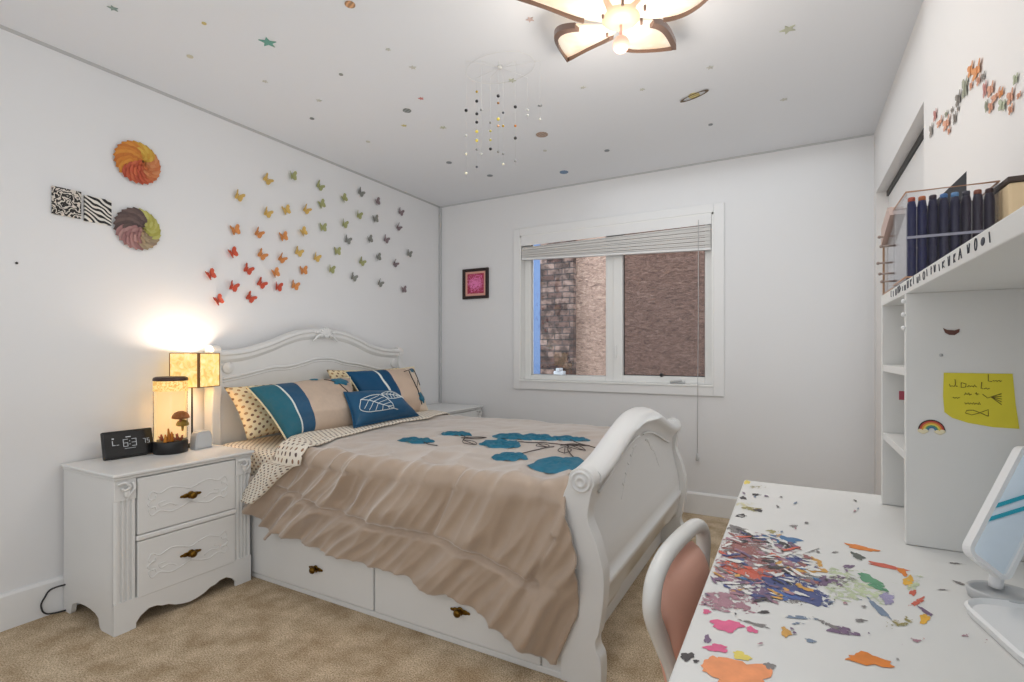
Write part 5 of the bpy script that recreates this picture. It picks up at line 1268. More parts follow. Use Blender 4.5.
for kind, x, y, sz, c in CEILING_STICKERS:
    mb = MB(); z0, z1 = CEIL - 0.0035, CEIL - 0.0005
    rr = sz * (0.72 if kind in ('star', 'dot') else 0.85)
    a0 = random.uniform(0, 1.2)
    if kind == 'star':
        mb.prism([(x + (rr if k % 2 == 0 else rr * 0.42) * math.cos(a0 + k * math.pi / 5), y + (rr if k % 2 == 0 else rr * 0.42) * math.sin(a0 + k * math.pi / 5)) for k in range(10)], 'z', z0, z1)
    else:
        q = rr * (0.72 if kind == 'saturn' else 1.0)
        mb.prism([(x + q * math.cos(k * math.pi / 12), y + q * math.sin(k * math.pi / 12)) for k in range(24)], 'z', z0, z1)
    o = put({'star': 'star_sticker', 'dot': 'dot_sticker', 'planet': 'planet_sticker', 'saturn': 'ringed_planet_sticker'}[kind], mb, smat(c, kind), loc=(x, y, z1))
    if kind == 'saturn':
        mb = MB(); n = 40; vs = []; fs = []
        aa = R(-23)
        for h in (z0 - 0.001, z0 - 0.0025):
            for f_ in (1.0, 0.78):
                for k in range(n):
                    a = 2 * math.pi * k / n; ex, ey = 1.75 * sz * f_ * math.cos(a), 0.5 * sz * f_ * math.sin(a)
                    vs.append((x + ex * math.cos(aa) - ey * math.sin(aa), y + ex * math.sin(aa) + ey * math.cos(aa), h))
        for k in range(n):
            j = (k + 1) % n
            fs += [[k, j, n + j, n + k], [2 * n + k, 3 * n + k, 3 * n + j, 2 * n + j], [k, 2 * n + k, 2 * n + j, j], [n + k, n + j, 3 * n + j, 3 * n + k]]
        mb.faces(vs, fs); put('ring', mb, plain('ring_brown', rgb(104, 86, 64), 0.6), o)
    grp = sorted(same[(kind, c)], key=lambda s: (s[1] - 2.801) * 0.877 + (s[2] + 3.747) * 0.481 if False else math.atan2(s[1] - 2.801, s[2] + 3.747))
    nm = SN[c] + ' ' + KN[kind]
    if len(grp) == 1: lab = {'green': 'large green star sticker on the ceiling near the left wall', 'blue': 'small blue planet sticker on the ceiling near the back wall'}.get(c, 'small %s on the ceiling, the only one of its colour' % nm)
    else:
        i = grp.index((kind, x, y, sz, c)); n = len(grp)
        lab = '%s on the ceiling, %s of the %s alike' % (nm, 'leftmost' if i == 0 else 'rightmost' if i == n - 1 else ORD[i] + ' from the left', {2: 'two', 3: 'three', 4: 'four', 5: 'five', 6: 'six', 7: 'seven', 8: 'eight', 9: 'nine', 10: 'ten', 11: 'eleven'}.get(n, 'many'))
    tag(o, lab, 'sticker', 'stickers on the ceiling')

# bead mobile
mo = thing('hanging_mobile', 'hanging mobile of fine threads with tiny coloured beads below the ceiling', 'mobile', (1.60, -1.70, CEIL))
cxm = sum(s[0] for s in MOBILE_STRANDS) / len(MOBILE_STRANDS); cym = sum(s[1] for s in MOBILE_STRANDS) / len(MOBILE_STRANDS)
mb = MB(); mb.tube([(cxm + 0.17 * math.cos(2 * math.pi * k / 32), cym + 0.12 * math.sin(2 * math.pi * k / 32), CEIL - 0.012) for k in range(32)], 0.0009, 5, closed=True)
for s in MOBILE_STRANDS:
    mb.tube([(cxm, cym, CEIL - 0.008), (s[0], s[1], CEIL - 0.012)], 0.0006, 4)
mb.lathe([(0.010, -0.012), (0.010, 0.0)], (cxm, cym, CEIL - 0.0005), 10)
put('hoop', mb, plain('clear_hoop', rgb(228, 227, 224), 0.5), mo)
BD = {'black': (34, 32, 34), 'pale': (196, 196, 190), 'cream': (226, 220, 196), 'gold': (186, 154, 50), 'yellow': (226, 208, 90), 'grey': (140, 140, 138), 'slate': (96, 98, 104), 'olive': (186, 176, 90), 'brown': (150, 110, 70), 'pink': (206, 160, 120), 'orange': (196, 126, 50)}
BDM = {k: plain('bead_' + k, rgb(*v), 0.35) for k, v in BD.items()}
thread_m = plain('thread', rgb(206, 206, 204), 0.7)
for (x, y, bs) in MOBILE_STRANDS:
    mb = MB(); mb.tube([(x, y, CEIL - 0.013), (x, y, min(b[0] for b in bs) - 0.02)], 0.0005, 4)
    st_ = put('thread', mb, thread_m, mo)
    for (z, c) in bs:
        mb = MB(); mb.ball((x, y, z), 0.0078 if c in ('black', 'yellow') else 0.0062, (1, 1, 0.9), None, 8)
        put('bead', mb, BDM[c], st_)

# flower ceiling lamp
FX, FY = 2.265, -1.965
fx = thing('ceiling_lamp', 'lit flower-shaped ceiling lamp with bronze-edged glowing petals', 'lamp', (FX, FY, CEIL))
t = NT('petal_glow'); v = t.coord(); f = t.noise(v, 9, 2)
t.set((0.45, 0.40, 0.34, 1), 0.5, emit=t.ramp(f, [(0.38, rgb(255, 214, 170)), (0.58, rgb(255, 244, 222))]), estr=0.62)
M['petal_glow'] = t.m
mb = MB(); mb.lathe([(0.15, -0.03), (0.16, -0.02), (0.16, 0)], (FX, FY, CEIL - 0.0005), 32); put('canopy', mb, M['trim'], fx)
def petal_pt(a, q, s):
    """q along the petal, s across it (-1..1)"""
    L = 0.370; r = 0.055 + (L - 0.055) * q
    w = 0.112 * (math.sin(math.pi * min(1, q * 0.95 + 0.05)) ** 0.85) * (1 - 0.32 * q)
    bend = 0.05 * math.sin(q * 3.0) 
    side = w * s + bend
    z = CEIL - 0.125 + 0.055 * q + 0.030 * s * s * math.sin(math.pi * q) - 0.012 * math.sin(math.pi * q)
    return Vector((FX + r * math.cos(a) - side * math.sin(a), FY + r * math.sin(a) + side * math.cos(a), z))
for k in range(5):
    a = R(70 + 72 * k)
    mb = MB(); mb.grid(lambda u, v_: petal_pt(a, u, 2 * v_ - 1), 14, 8)
    pe = put('petal', mb, M['petal_glow'], fx, weld=True)
    so = pe.modifiers.new('thickness', 'SOLIDIFY'); so.thickness = 0.006
    for s in (-1, 1):
        mb = MB()
        vs, fs = [], []
        for i in range(17):
            q = i / 16
            p = petal_pt(a, 0.22 + 0.78 * q, s); inn = petal_pt(a, 0.22 + 0.78 * q, s * 0.86)
            d = (p - inn); d = d.normalized() * 0.006 if d.length > 1e-4 else Vector((0.006 * math.cos(a), 0.006 * math.sin(a), 0))
            w_ = p - inn
            i2 = p - (w_.normalized() * 0.014 if w_.length > 1e-4 else Vector((0, 0, 0)))
            vs += [p + d, p + d + Vector((0, 0, -0.022)), i2 + Vector((0, 0, -0.022)), i2]
        for i in range(16):
            for j in range(4): fs.append([i * 4 + j, i * 4 + (j + 1) % 4, (i + 1) * 4 + (j + 1) % 4, (i + 1) * 4 + j])
        fs += [[0, 1, 2, 3], [64, 65, 66, 67]]
        mb.faces(vs, fs); put('petal_rim', mb, M['brown_rim'], pe)
mb = MB(); mb.lathe([(0.0, -0.155), (0.035, -0.15), (0.065, -0.135), (0.075, -0.11), (0.06, -0.06), (0.06, -0.03)], (FX, FY, CEIL), 24); put('flower_centre', mb, plain('warm_white', rgb(170, 140, 116), 0.5, emit=rgb(255, 214, 176), estr=0.5), fx)
mb = MB(); mb.tube([(FX, FY, CEIL - 0.15), (FX, FY, CEIL - 0.20)], 0.006, 8).ball((FX, FY, CEIL - 0.222), 0.030)
put('globe', mb, plain('pink_globe', rgb(200, 140, 124), 0.4, emit=rgb(255, 200, 180), estr=0.45), fx)
for (dx, dy) in ((0.06, 0.05), (-0.07, 0.06), (0.03, -0.08), (0.09, -0.02), (-0.05, -0.05)):
    mb = MB(); mb.lathe([(0.0, -0.142), (0.005, -0.141), (0.005, -0.12)], (FX + dx, FY + dy, CEIL), 10); put('screw_cap', mb, M['brown_rim'], fx)
light('ceiling_lamp_light', 'POINT', (FX, FY, CEIL - 0.30), 11, (1.0, 0.93, 0.84), 0.12)

# ------------------------------------------------------------------ desk
DX0, DX1, DY0, DY1, DZ = 2.677, 3.205, -3.40, -2.112, 0.750
dk = thing('desk', 'white paint-splattered desk along the right wall', 'desk', (2.94, -2.75, 0))
mb = MB(); mb.box((DX0, DY0, DZ - 0.030), (DX1, DY1, DZ), 0.003); dt = put('desktop', mb, M['desk_white'], dk)
for (a, b) in ((DY0 + 0.01, DY0 + 0.03), (DY1 - 0.03, DY1 - 0.01)):
    mb = MB(); mb.box((DX0 + 0.06, a, 0), (DX1 - 0.005, b, DZ - 0.03), 0.002); put('side_panel', mb, M['desk_white'], dk)
mb = MB(); mb.box((DX1 - 0.025, DY0 + 0.03, 0.30), (DX1 - 0.008, DY1 - 0.03, DZ - 0.03)); put('back_panel', mb, M['desk_white'], dk)
# dried paint: thin splats lying on the top
PC = {'ye': (226, 206, 96), 'ol': (158, 148, 92), 'bk': (58, 52, 54), 'py': (222, 216, 170), 'gy': (128, 122, 120), 'ma': (150, 96, 92), 'rd': (204, 96, 74), 'pu': (116, 92, 120), 'nv': (66, 76, 128), 'bl': (74, 104, 168), 'sb': (62, 110, 156),
      'oc': (208, 156, 72), 'og': (222, 128, 40), 'dg': (86, 90, 82), 'lg': (196, 206, 170), 'gn': (92, 150, 114), 'la': (160, 152, 186), 'st': (120, 136, 158), 'yo': (226, 172, 50), 'mv': (168, 124, 136), 'pk': (222, 96, 140), 'or': (238, 150, 96), 'wh': (222, 220, 216)}
t = NT('dried_paint')
at = t.n('ShaderNodeVertexColor'); at.layer_name = 'Paint'
v = t.coord('Object', (1, 1, 1))
nf = t.noise(v, 95, 5, 0.7, 0.6)
thr = t.math('MULTIPLY', at.outputs['Alpha'], 0.58)
bare = t.math('GREATER_THAN', t.math('SUBTRACT', nf, 0.22), thr)
tone = t.noise(v, 40, 3)
colr = t.n('ShaderNodeHueSaturation'); t.l(at.outputs['Color'], colr.inputs['Color']); t.l(t.math('ADD', t.math('MULTIPLY', tone, 0.5), 0.78), colr.inputs['Value'])
t.set(colr.outputs[0], 0.5)
tr = t.n('ShaderNodeBsdfTransparent'); ms = t.n('ShaderNodeMixShader')
t.l(bare, ms.inputs[0]); t.l(t.b.outputs[0], ms.inputs[1]); t.l(tr.outputs[0], ms.inputs[2]); t.l(ms.outputs[0], t.out.inputs[0])
bm_ = bmesh.new(); lay = bm_.loops.layers.float_color.new('Paint')
rnd = random.Random(3)
for i, (x, y, ax_, ay_, bx_, by_, c, cov) in enumerate(DESK_PAINT):
    z = DZ + 0.0004 + 0.000006 * i
    n = 26; p1, p2, p3 = rnd.uniform(0, 6), rnd.uniform(0, 6), rnd.uniform(0, 6)
    vs = []
    for k in range(n):
        a = 2 * math.pi * k / n
        q = 1 + 0.16 * math.sin(3 * a + p1) + 0.13 * math.sin(5 * a + p2) + 0.10 * math.sin(9 * a + p3)
        px, py = x + q * (ax_ * math.cos(a) + bx_ * math.sin(a)), y + q * (ay_ * math.cos(a) + by_ * math.sin(a))
        px = min(max(px, DX0 + 0.002), DX1 - 0.002); py = min(py, DY1 - 0.002)
        vs.append(bm_.verts.new((px, py, z)))
    ctr = bm_.verts.new((x, y, z))
    col = lin(tuple(q / 255 for q in PC[c])) + (cov,)
    for k in range(n):
        try: f = bm_.faces.new((vs[k], vs[(k + 1) % n], ctr))
        except ValueError: continue
        for lp in f.loops: lp[lay] = col if lp.vert is ctr or cov > 0.8 else col[:3] + (cov * 0.72,)
mb = MB(); mb.b.free(); mb.b = bm_
put('paint_splatter', mb, t.m, dt, label='dried splashes of many-coloured paint')

# hutch on the desk
hx0, hx1, htop, hbot = 2.993, 3.182, 1.262, 1.236
hu = thing('desk_hutch', 'white shelf unit standing on the back of the desk', 'shelf', (3.09, -2.75, DZ))
mb = MB(); mb.box((hx0, -3.36, hbot), (hx1 + 0.02, -2.195, htop), 0.0015); ts = put('top_shelf', mb, M['desk_white'], hu)
for name, a, b in (('side_panel', -2.512, -2.496), ('side_panel', -2.214, -2.198), ('side_panel', -3.36, -3.344)):
    mb = MB(); mb.box((hx0, a, DZ + 0.001), (hx1, b, hbot), 0.001); pnl = put(name, mb, M['desk_white'], hu)
    if a == -2.512:
        mbk = MB()
        for zz in (1.222, 1.196, 1.170): mbk.ball((hx0 - 0.003, -2.504, zz), 0.0045, (0.8, 1, 1), None, 10)
        put('shelf_peg', mbk, M['trim'], pnl)
mb = MB(); mb.box((hx1, -3.36, DZ + 0.001), (hx1 + 0.012, -2.198, hbot)); put('back_board', mb, M['desk_white'], hu)
for z in (1.092, 0.926):
    mb = MB(); mb.box((hx0 + 0.002, -2.496, z - 0.016), (hx1, -2.214, z), 0.001); put('shelf', mb, M['desk_white'], hu)
# ink doodles along the front edge of the top shelf
mb = MB()
rn = random.Random(11)
X = hx0 - 0.0006
def doodle(pts): mb.tube([(X, p[0], p[1]) for p in pts], 0.0006, 4)
y = -2.345
ink_m = plain('ink', rgb(70, 72, 82), 0.7)
gl = ['box', 'stroke', 'U', 'w', 'D', 'l', 'U', 'U', 'k', 'i', 'U', 'i', 'o', 'i', 't', 'v', 'l', 'k', 'W', 'k', 'A', 'W', 'o', 'blob', 'dash']
for gname in gl:
    mb = MB()
    w = rn.uniform(0.008, 0.014); h = rn.uniform(0.009, 0.015); z0 = 1.243 + rn.uniform(0, 0.003); z1 = z0 + h
    if gname in ('l', 'i', 'stroke', 'dash'): doodle([(y, z1), (y - 0.003, z0)]); w = 0.010
    elif gname == 'U' : doodle([(y, z1), (y - 0.001, z0), (y - w, z0), (y - w, z1)])
    elif gname in ('w', 'W', 'v'): doodle([(y, z1), (y - w * .3, z0), (y - w * .5, z0 + h * .6), (y - w * .75, z0), (y - w, z1)])
    elif gname == 'box': doodle([(y, z1), (y, z0), (y - w * .7, z0)]); doodle([(y, z1), (y - w * .6, z1)])
    elif gname == 'D': doodle([(y, z0), (y, z1), (y - w, (z0 + z1) / 2), (y, z0)])
    elif gname == 'k': doodle([(y, z1), (y, z0)]); doodle([(y - w * .8, z1), (y, (z0 + z1) / 2), (y - w * .8, z0)])
    elif gname == 'A': doodle([(y, z0), (y - w / 2, z1), (y - w, z0)]); doodle([(y - w * .2, z0 + h * .4), (y - w * .8, z0 + h * .4)])
    elif gname == 't': doodle([(y - w / 2, z1), (y - w / 2, z0)]); doodle([(y, z0 + h * .7), (y - w, z0 + h * .7)])
    elif gname == 'o': doodle([(y - w / 2 + w / 2 * math.cos(a), (z0 + z1) / 2 + h / 2 * math.sin(a)) for a in [i * .7 for i in range(10)]])
    elif gname == 'blob': mb.ball((X + 0.0004, y - 0.006, z0 + 0.006), 0.005, (0.15, 1.6, 1), None, 8); w = 0.018
    put('ink_mark', mb, ink_m, ts)
    y -= w + rn.uniform(0.010, 0.026)

# things stuck on the hutch panel
PY = -2.512
nt_ = MB()
ol = [(3.050, 1.084), (3.146, 1.084), (3.150, 1.03), (3.155, 0.986), (3.12, 0.9865), (3.085, 0.992), (3.062, 1.000), (3.051, 1.010), (3.049, 1.04)]
nt_.prism(ol, 'y', PY - 0.0016, PY - 0.0004)
note = put('sticky_note', nt_, plain('note_yellow', rgb(226, 212, 62), 0.75, nz=0.05, scale=40), loc=(3.10, PY, 1.035)); tag(note, 'yellow sticky note with handwriting and a fish drawing on the hutch panel', 'note')
mb = MB()
def pen(pts, r=0.0006): mb.tube([(x, PY - 0.002, z) for x, z in pts], r, 4)
def word(x, z, w, h, n, seed_):
    rr = random.Random(seed_)
    pen([(x + w * i / n, z + h * (0.5 + 0.5 * math.sin(i * 2.4 + seed_)) * rr.uniform(0.4, 1.0)) for i in range(n + 1)])
pen([(3.113, 1.082), (3.113, 1.070), (3.118, 1.069)]); word(3.119, 1.069, 0.012, 0.005, 8, 1)      # short words, as scrawled as in the photo
pen([(3.066, 1.072), (3.067, 1.062)]); word(3.058, 1.058, 0.012, 0.005, 7, 2)
pen([(3.075, 1.066), (3.075, 1.057), (3.081, 1.058), (3.082, 1.064), (3.075, 1.066)]); word(3.083, 1.058, 0.014, 0.006, 9, 3)
pen([(3.104, 1.068), (3.103, 1.056), (3.106, 1.056)]); word(3.107, 1.055, 0.008, 0.005, 5, 4)
word(3.080, 1.043, 0.010, 0.006, 7, 5); word(3.095, 1.044, 0.005, 0.006, 4, 6)
pen([(3.105, 1.046), (3.112, 1.039), (3.120, 1.043), (3.130, 1.047)]); 
for q in range(5): pen([(3.117, 1.041), (3.131, 1.048 - q * 0.005)])
word(3.063, 1.036, 0.010, 0.006, 6, 7); word(3.080, 1.026, 0.022, 0.006, 14, 8)
fishp = [(3.113, 1.006), (3.113, 1.018), (3.100, 1.011), (3.090, 1.007), (3.081, 1.010), (3.083, 1.015), (3.092, 1.016), (3.101, 1.012), (3.113, 1.006)]
pen(fishp)
put('handwriting', mb, plain('pencil', rgb(112, 100, 40), 0.8), note)
# rainbow sticker with clouds
rb = thing('rainbow_sticker', 'rainbow sticker with two small clouds low on the hutch panel', 'sticker', (3.032, PY, 0.972))
rx_, rz_ = 3.032, 0.974
for q, c in enumerate(((196, 74, 62), (222, 150, 60), (226, 206, 90), (88, 150, 116), (74, 116, 160))):
    ro, ri = 0.0185 - q * 0.0028, 0.0185 - (q + 1) * 0.0028
    mb = MB(); mb.prism([(rx_ + ro * math.cos(R(180 * k / 16)), rz_ + ro * math.sin(R(180 * k / 16))) for k in range(17)] + [(rx_ + ri * math.cos(R(180 * k / 16)), rz_ + ri * math.sin(R(180 * k / 16))) for k in range(16, -1, -1)], 'y', PY - 0.0016, PY - 0.0004)
    put('band', mb, plain('rainbow_band', rgb(*c), 0.5), rb)
mb = MB(); mb.prism([(rx_ + 0.0205 * math.cos(R(180 * k / 16)), rz_ + 0.0205 * math.sin(R(180 * k / 16))) for k in range(17)] + [(rx_ + 0.0185 * math.cos(R(180 * k / 16)), rz_ + 0.0185 * math.sin(R(180 * k / 16))) for k in range(16, -1, -1)], 'y', PY - 0.0014, PY - 0.0004)
put('outline', mb, plain('sticker_outline', rgb(60, 46, 42), 0.6), rb)
for s in (-1, 1):
    mb = MB()
    for a, b, r_ in ((-0.004, 0, 0.005), (0.003, 0.0005, 0.0055), (0.0, -0.002, 0.005)): mb.ball((rx_ + s * 0.0125 + a, PY - 0.0010, rz_ - 0.001 + b), r_, (1, 0.16, 0.9), None, 10)
    put('cloud', mb, plain('cloud_cream', rgb(236, 224, 190), 0.6), rb)
mb = MB(); ol = [(3.049, 1.168), (3.055, 1.1645), (3.066, 1.1635), (3.073, 1.166), (3.0725, 1.160), (3.066, 1.1545), (3.058, 1.155), (3.052, 1.159)]
mb.prism(ol, 'y', PY - 0.0016, PY - 0.0004); o = put('animal_sticker', mb, plain('sticker_brown', rgb(104, 66, 56), 0.6), loc=(3.06, PY, 1.16)); tag(o, 'tiny brown two-eared sticker high on the hutch panel', 'sticker')
mb = MB(); mb.box((3.026, -2.2155, 1.008), (3.044, -2.2142, 1.029)); o = put('square_sticker', mb, plain('sticker_red', rgb(186, 84, 100), 0.6), loc=(3.035, -2.215, 1.018)); tag(o, 'small red square sticker on the inner wall of the hutch cubby', 'sticker')
mb = MB(); mb.lathe([(0.003, 0), (0.003, 0.001)], (3.046, PY - 0.0004, 1.117), 10, Matrix.Rotation(R(90), 3, 'X')); o = put('panel_screw', mb, M['cord'], loc=(3.046, PY, 1.117)); tag(o, 'tiny grey screw head on the hutch panel below the brown sticker', 'screw')

# marker box on the hutch
bx0, bx1, by0, by1, bz0, bz1 = 2.996, 3.134, -2.492, -2.350, htop, 1.437
mk = thing('marker_box', 'clear acrylic box of dark navy markers on the hutch', 'box', (3.065, -2.42, bz0))
mb = MB(); w = 0.0025
mb.box((bx0, by0, bz0 + 0.001), (bx1, by1, bz0 + 0.004)).box((bx0, by0, bz0 + 0.004), (bx0 + w, by1, bz1)).box((bx1 - w, by0, bz0 + 0.004), (bx1, by1, bz1))
mb.box((bx0 + w, by0, bz0 + 0.004), (bx1 - w, by0 + w, bz1)).box((bx0 + w, by1 - w, bz0 + 0.004), (bx1 - w, by1, bz1))
put('shell', mb, M['acrylic'], mk)
mb = MB()
for z in (bz1, bz0 + 0.008):
    mb.tube([(bx0, by0, z), (bx1, by0, z), (bx1, by1, z), (bx0, by1, z)], 0.0018, 5, closed=True)
put('rim', mb, plain('copper_rim', rgb(196, 150, 120), 0.4), mk)
mb = MB(); mb.box((bx0, by0 - 0.001, 1.345), (bx1, by0, 1.350)); put('divider_band', mb, plain('clear_band', rgb(150, 150, 165), 0.3), mk)
MKC = [(196, 90, 60), (206, 120, 70), (60, 46, 60), (80, 130, 190), (110, 160, 210), (60, 56, 72), (150, 84, 60), (70, 40, 44)]
MKN = ['red', 'orange', 'black', 'mid blue', 'pale blue', 'grey', 'brown', 'maroon']
mk_body = [plain('marker_navy', rgb(22, 30, 84), 0.35), plain('marker_indigo', rgb(34, 34, 70), 0.35), plain('marker_plum', rgb(46, 38, 60), 0.35)]
for k in range(8):
    mx_ = bx0 + 0.011 + k * 0.0166
    mb = MB()
    mb.lathe([(0.0079, 0), (0.0081, 0.003), (0.0081, 0.060), (0.0076, 0.062), (0.0081, 0.064), (0.0081, 0.140), (0.0066, 0.150), (0.0060, 0.1535)], (mx_, by0 + 0.013, bz0 + 0.0045), 14)
    o = put('marker', mb, mk_body[0 if k < 2 else 1 if k < 5 else 2], loc=(mx_, by0 + 0.013, bz0 + 0.0045))
    tag(o, 'dark marker with a %s end cap, %s in the clear box' % (MKN[k], 'leftmost' if k == 0 else 'rightmost' if k == 7 else ORD[k] + ' from the left'), 'marker', 'markers in the clear box')
    mb = MB(); mb.lathe([(0.0061, 0.1535), (0.0061, 0.160), (0.005, 0.162), (0.0, 0.162)], (mx_, by0 + 0.013, bz0 + 0.0045), 14); put('end_cap', mb, plain('marker_end', rgb(*MKC[k]), 0.4), o)
# acrylic rack beside it
rk = thing('acrylic_rack', 'clear acrylic rack with small pegs at the far end of the hutch', 'rack', (3.06, -2.27, htop))
mb = MB(); mb.box((2.998, -2.335, htop + 0.001), (3.12, -2.205, htop + 0.006)).box((2.998, -2.335, htop + 0.006), (3.001, -2.205, 1.440)).box((3.117, -2.335, htop + 0.006), (3.12, -2.205, 1.440)).box((3.001, -2.208, htop + 0.006), (3.117, -2.205, 1.440))
put('panels', mb, M['acrylic'], rk)
mb = MB(); mb.box((2.996, -2.337, htop + 0.0005), (3.0, -2.203, htop + 0.005)).box((2.995, -2.206, htop), (2.999, -2.202, 1.44)); put('edge_trim', mb, plain('tan_edge', rgb(176, 140, 110), 0.5), rk)
mb = MB(); mb.prism([(-2.335, 1.430), (-2.205, 1.385), (-2.205, 1.428), (-2.30, 1.455)], 'x', 2.992, 3.02); put('lid', mb, plain('rosy_lid', rgb(190, 164, 154), 0.4), rk)
for y, z in ((-2.24, 1.400), (-2.27, 1.372), (-2.22, 1.340), (-2.25, 1.310), (-2.28, 1.288)):
    mb = MB(); mb.tube([(3.012, y, z), (2.984, y, z)], 0.0025, 6).ball((2.984, y, z), 0.004, (1, 1, 1), None, 8); put('peg', mb, plain('peg_tan', rgb(168, 150, 140), 0.4), rk)
# tan box and dark folder
tb = MB(); tb.box((3.139, -2.520, htop + 0.0005), (3.199, -2.400, 1.425), 0.004); o = put('tan_box', tb, plain('tan_card', rgb(232, 206, 166), 0.7), loc=(3.17, -2.46, htop)); tag(o, 'tan cardboard box right of the markers on the hutch', 'box')
mb = MB(); mb.box((3.137, -2.522, 1.4255), (3.200, -2.398, 1.436), 0.002); put('lid', mb, plain('dark_lid', rgb(70, 58, 52), 0.6), o)
mb = MB(); mb.prism([(3.055, htop + 0.0005), (3.121, htop + 0.0005), (3.121, 1.503), (3.055, 1.432)], 'y', -2.3475, -2.3385, 0.001); o = put('folder', mb, plain('folder_grey', rgb(74, 74, 78), 0.5), loc=(3.09, -2.343, htop)); tag(o, 'dark grey pointed folder standing behind the marker box', 'folder')

# small mirror on a tray base
mr = thing('vanity_mirror', 'white framed tilted vanity mirror on a tray base at the desk corner', 'mirror', (3.09, -2.84, DZ))
A_ = Vector((3.025, -2.770, 0.830)); eu = Vector((0.087, 0.090, 0.150)).normalized(); ew = Vector((0.051, 0.025, -0.044)); ew = (ew - eu * ew.dot(eu)).normalized(); en = ew.cross(eu).normalized()
if en.y > 0: en = -en
MW, ML = 0.074, 0.20
def rrect(w, h, r, inset=0.0):
    pts = []
    for (cx, cy, a0) in ((w - r, r, -90), (w - r, h - r, 0), (r, h - r, 90), (r, r, 180)):
        for k in range(6):
            a = R(a0 + 18 * k); pts.append((cx + (r - inset) * math.cos(a), cy + (r - inset) * math.sin(a)))
    return pts
def MP(p, d): return A_ + ew * p[0] + eu * p[1] + en * d
mb = MB()
o_, i_ = rrect(MW, ML, 0.014), rrect(MW, ML, 0.014, 0.0065); n = len(o_)
vs = [MP(p, 0.0) for p in o_] + [MP(p, 0.0) for p in i_] + [MP(p, -0.013) for p in o_] + [MP(p, -0.004) for p in i_]
fs = []
for k in range(n):
    j = (k + 1) % n
    fs += [[k, j, n + j, n + k], [k, 2 * n + k, 2 * n + j, j], [n + k, n + j, 3 * n + j, 3 * n + k]]
fs.append([2 * n + k for k in range(n)][::-1])
mb.faces(vs, fs); put('frame', mb, M['trim'], mr)
t = NT('mirror_glass'); t.set((0.86, 0.93, 0.98, 1), 0.03, 1.0)
mb = MB(); mb.faces([MP(p, -0.0035) for p in i_], [list(range(n))]); put('mirror_glass', mb, t.m, mr)
mid = MP((MW * 0.62, 0.05), -0.032)
mb = MB(); mb.tube(smooth_curve([(mid.x + 0.012, mid.y + 0.004, DZ + 0.012), (mid.x + 0.014, mid.y + 0.004, DZ + 0.06), mid], 6), 0.009, 12); mb.ball(mid, 0.014, (1, 1, 1))
put('stem', mb, M['trim'], mr)
TM = Matrix.Translation((3.008, -2.765, DZ)) @ Matrix.Rotation(R(-80), 4, 'Z')
mb = MB()
def ring(w, h, r, z, inset): return [TM @ Vector((p[0], p[1], z)) for p in rrect(w, h, r, inset)]
L_ = [ring(0.20, 0.155, 0.045, 0.001, 0.004), ring(0.20, 0.155, 0.045, 0.012, 0.0), ring(0.20, 0.155, 0.045, 0.015, 0.004), ring(0.20, 0.155, 0.045, 0.008, 0.009)]
vs = [p for r_ in L_ for p in r_]; n = len(L_[0]); fs = [list(range(n))[::-1]]
for q in range(3):
    for k in range(n): fs.append([q * n + k, q * n + (k + 1) % n, (q + 1) * n + (k + 1) % n, (q + 1) * n + k])
fs.append([3 * n + k for k in range(n)])
mb.faces(vs, fs, False); put('tray', mb, M['trim'], mr)
mb = MB(); mb.lathe([(0.040, 0.001), (0.043, 0.014), (0.040, 0.017), (0.036, 0.014), (0.034, 0.006), (0.0, 0.006)], (3.076, -2.724, DZ), 28, None, True, True, 0.8); put('ring_dish', mb, M['grey_plastic'], mr)

# made-up pale blue board out of view, added to give the mirror its reflection
mb = MB(); mb.box((3.168, -2.98, DZ + 0.001), (3.178, -2.56, 1.06), 0.002)
o = put('added_reflection_board', mb, plain('pale_blue_card', rgb(236, 243, 250), 0.6), loc=(3.173, -2.77, DZ)); tag(o, 'added pale blue board with teal stripes, giving the vanity mirror its reflection', 'board')
for dz in (0.0, 0.016):
    mb = MB(); mb.prism([(-2.98, 0.80 + dz), (-2.56, 0.93 + dz), (-2.56, 0.936 + dz), (-2.98, 0.806 + dz)], 'x', 3.1665, 3.169); put('stripe', mb, plain('teal_stripe', rgb(40, 170, 190), 0.5), o)

# ------------------------------------------------------------------ chair
ch = thing('desk_chair', 'white tubular desk chair with a pink padded back, tucked under the desk', 'chair', (2.74, -2.64, 0))
CA = R(-6)
def CP(x, y, z): 
    return Vector((2.598 + x * math.cos(CA) - y * math.sin(CA), -2.648 + x * math.sin(CA) + y * math.cos(CA), z))
mb = MB()
arch = [CP(0.03, -0.075, 0.40), CP(0.012, -0.085, 0.50), CP(0.004, -0.130, 0.58), CP(0.0, -0.170, 0.645), CP(0.0, -0.176, 0.680), CP(0.0, -0.158, 0.712), CP(0.0, -0.10, 0.734), CP(0.0, 0.0, 0.739), CP(0.0, 0.10, 0.734), CP(0.0, 0.158, 0.712), CP(0.0, 0.176, 0.680), CP(0.0, 0.170, 0.645), CP(0.004, 0.130, 0.58), CP(0.012, 0.085, 0.50), CP(0.03, 0.075, 0.40)]
mb.tube(smooth_curve(arch, 6), 0.0165, 14); put('back_frame', mb, M['chair_frame'], ch)
mb = MB()
def padp(u, v, side):
    a = 2 * u - 1; b = 2 * v - 1
    w = 0.140 * (1 - 0.50 * max(0, -b)) * (1 - max(0, b) ** 4 * 0.30); hh = 0.135
    pr = max(0, (1 - abs(a) ** 2.4) * (1 - abs(b) ** 2.8)) ** 0.5
    return CP(-0.004 + (0.055 * pr if side > 0 else -0.010 * pr), a * w, 0.578 + b * hh - 0.012 * a * a * (1 if b > 0 else 0))
mb.grid(lambda u, v: padp(u, v, 1), 18, 18); mb.grid(lambda u, v: padp(u, v, -1), 18, 18)
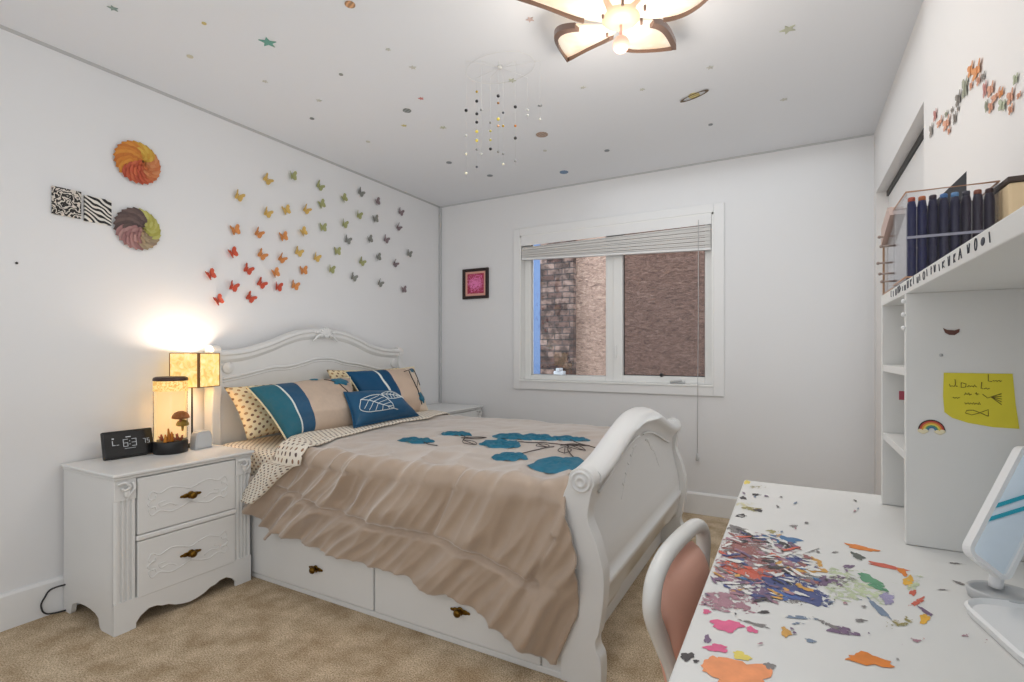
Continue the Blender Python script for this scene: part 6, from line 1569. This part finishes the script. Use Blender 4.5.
put('back_pad', mb, M['pink_pad'], ch, weld=True)
mb = MB(); ol = rrect(0.40, 0.40, 0.09); 
t_ = bmesh.new(); lo = []; 
def seatring(z, ins): return [CP(0.03 + p[0], -0.20 + p[1], z) for p in rrect(0.40, 0.40, 0.09, ins)]
L_ = [seatring(0.425, 0.012), seatring(0.435, 0.0), seatring(0.462, 0.0), seatring(0.475, 0.016)]
vs = [p for r_ in L_ for p in r_]; n = len(L_[0]); fs = [list(range(n))[::-1]]
for q in range(3):
    for k in range(n): fs.append([q * n + k, q * n + (k + 1) % n, (q + 1) * n + (k + 1) % n, (q + 1) * n + k])
fs.append([3 * n + k for k in range(n)])
t_.free(); mb.faces(vs, fs, False); put('seat', mb, M['pink_pad'], ch)
for (x, y, dx, dy) in ((0.05, -0.15, -0.03, -0.03), (0.05, 0.15, -0.03, 0.03), (0.38, -0.15, 0.02, -0.03), (0.38, 0.15, 0.02, 0.03)):
    mb = MB(); mb.tube([CP(x, y, 0.428), CP(x + dx, y + dy, 0.0)], 0.013, 10); put('leg', mb, M['chair_frame'], ch)

# ------------------------------------------------------------------ paper cutouts strung over the right-hand wall
CN = {'gy': ('grey', (168, 160, 152)), 'pk': ('rose pink', (214, 150, 142)), 'or': ('peach', (232, 170, 140)), 'gn': ('sage green', (170, 172, 150)), 'gr': ('dark grey', (142, 134, 126)), 'O': ('bright orange', (240, 160, 100)), 'lg': ('pale green', (196, 202, 172))}
CMT = {k: plain('cutout_' + v[0].replace(' ', '_'), rgb(*[q * 0.9 + 210 * 0.1 for q in v[1]]), 0.75, nz=0.15, scale=70) for k, v in CN.items()}
bycol = {k: sorted([c for c in WALL_CUTOUTS if c[4] == k], key=lambda c: -c[0]) for k in CN}
for i, (y, z, w, h, c) in enumerate(WALL_CUTOUTS):
    mb = MB(); xw = ROOM_W - 0.012
    w = max(w * 0.85, 0.016); h = max(h * 0.9, 0.012)
    fold = 0.10
    wing = [(0.02, -0.1), (0.10, 0.30), (0.34, 0.50), (0.50, 0.40), (0.46, 0.12), (0.30, 0.0), (0.44, -0.22), (0.36, -0.48), (0.16, -0.42), (0.02, -0.2)]
    for s in (-1, 1):
        for hh in (0,):
            n = len(wing); vs = []
            for d in (0.0, 0.001):
                for (a, b) in wing: vs.append((xw - 0.002 - d - abs(a) * w * fold, y + s * a * w, z + b * h))
            mb.faces(vs, [list(range(n)), list(range(n, 2 * n))[::-1]] + [[k, (k + 1) % n, n + (k + 1) % n, n + k] for k in range(n)])
    mb.ball((xw - 0.004, y, z), 0.003, (1, 0.8, max(1.5, h * 110)), None, 6)
    o = put('paper_cutout', mb, CMT[c], loc=(xw, y, z))
    if i % 3 == 1: o.rotation_euler = (R(random.uniform(-25, 25)), 0, 0)
    L_ = bycol[c]; q = L_.index((y, z, WALL_CUTOUTS[i][2], WALL_CUTOUTS[i][3], c)); n = len(L_)
    lab = 'only one of its colour' if n == 1 else ('leftmost' if q == 0 else 'rightmost' if q == n - 1 else ORD[q] + ' from the left') + ' of its colour'
    tag(o, '%s paper cutout above the hutch, %s' % (CN[c][0], lab), 'paper cutout', 'paper cutouts on the right wall')
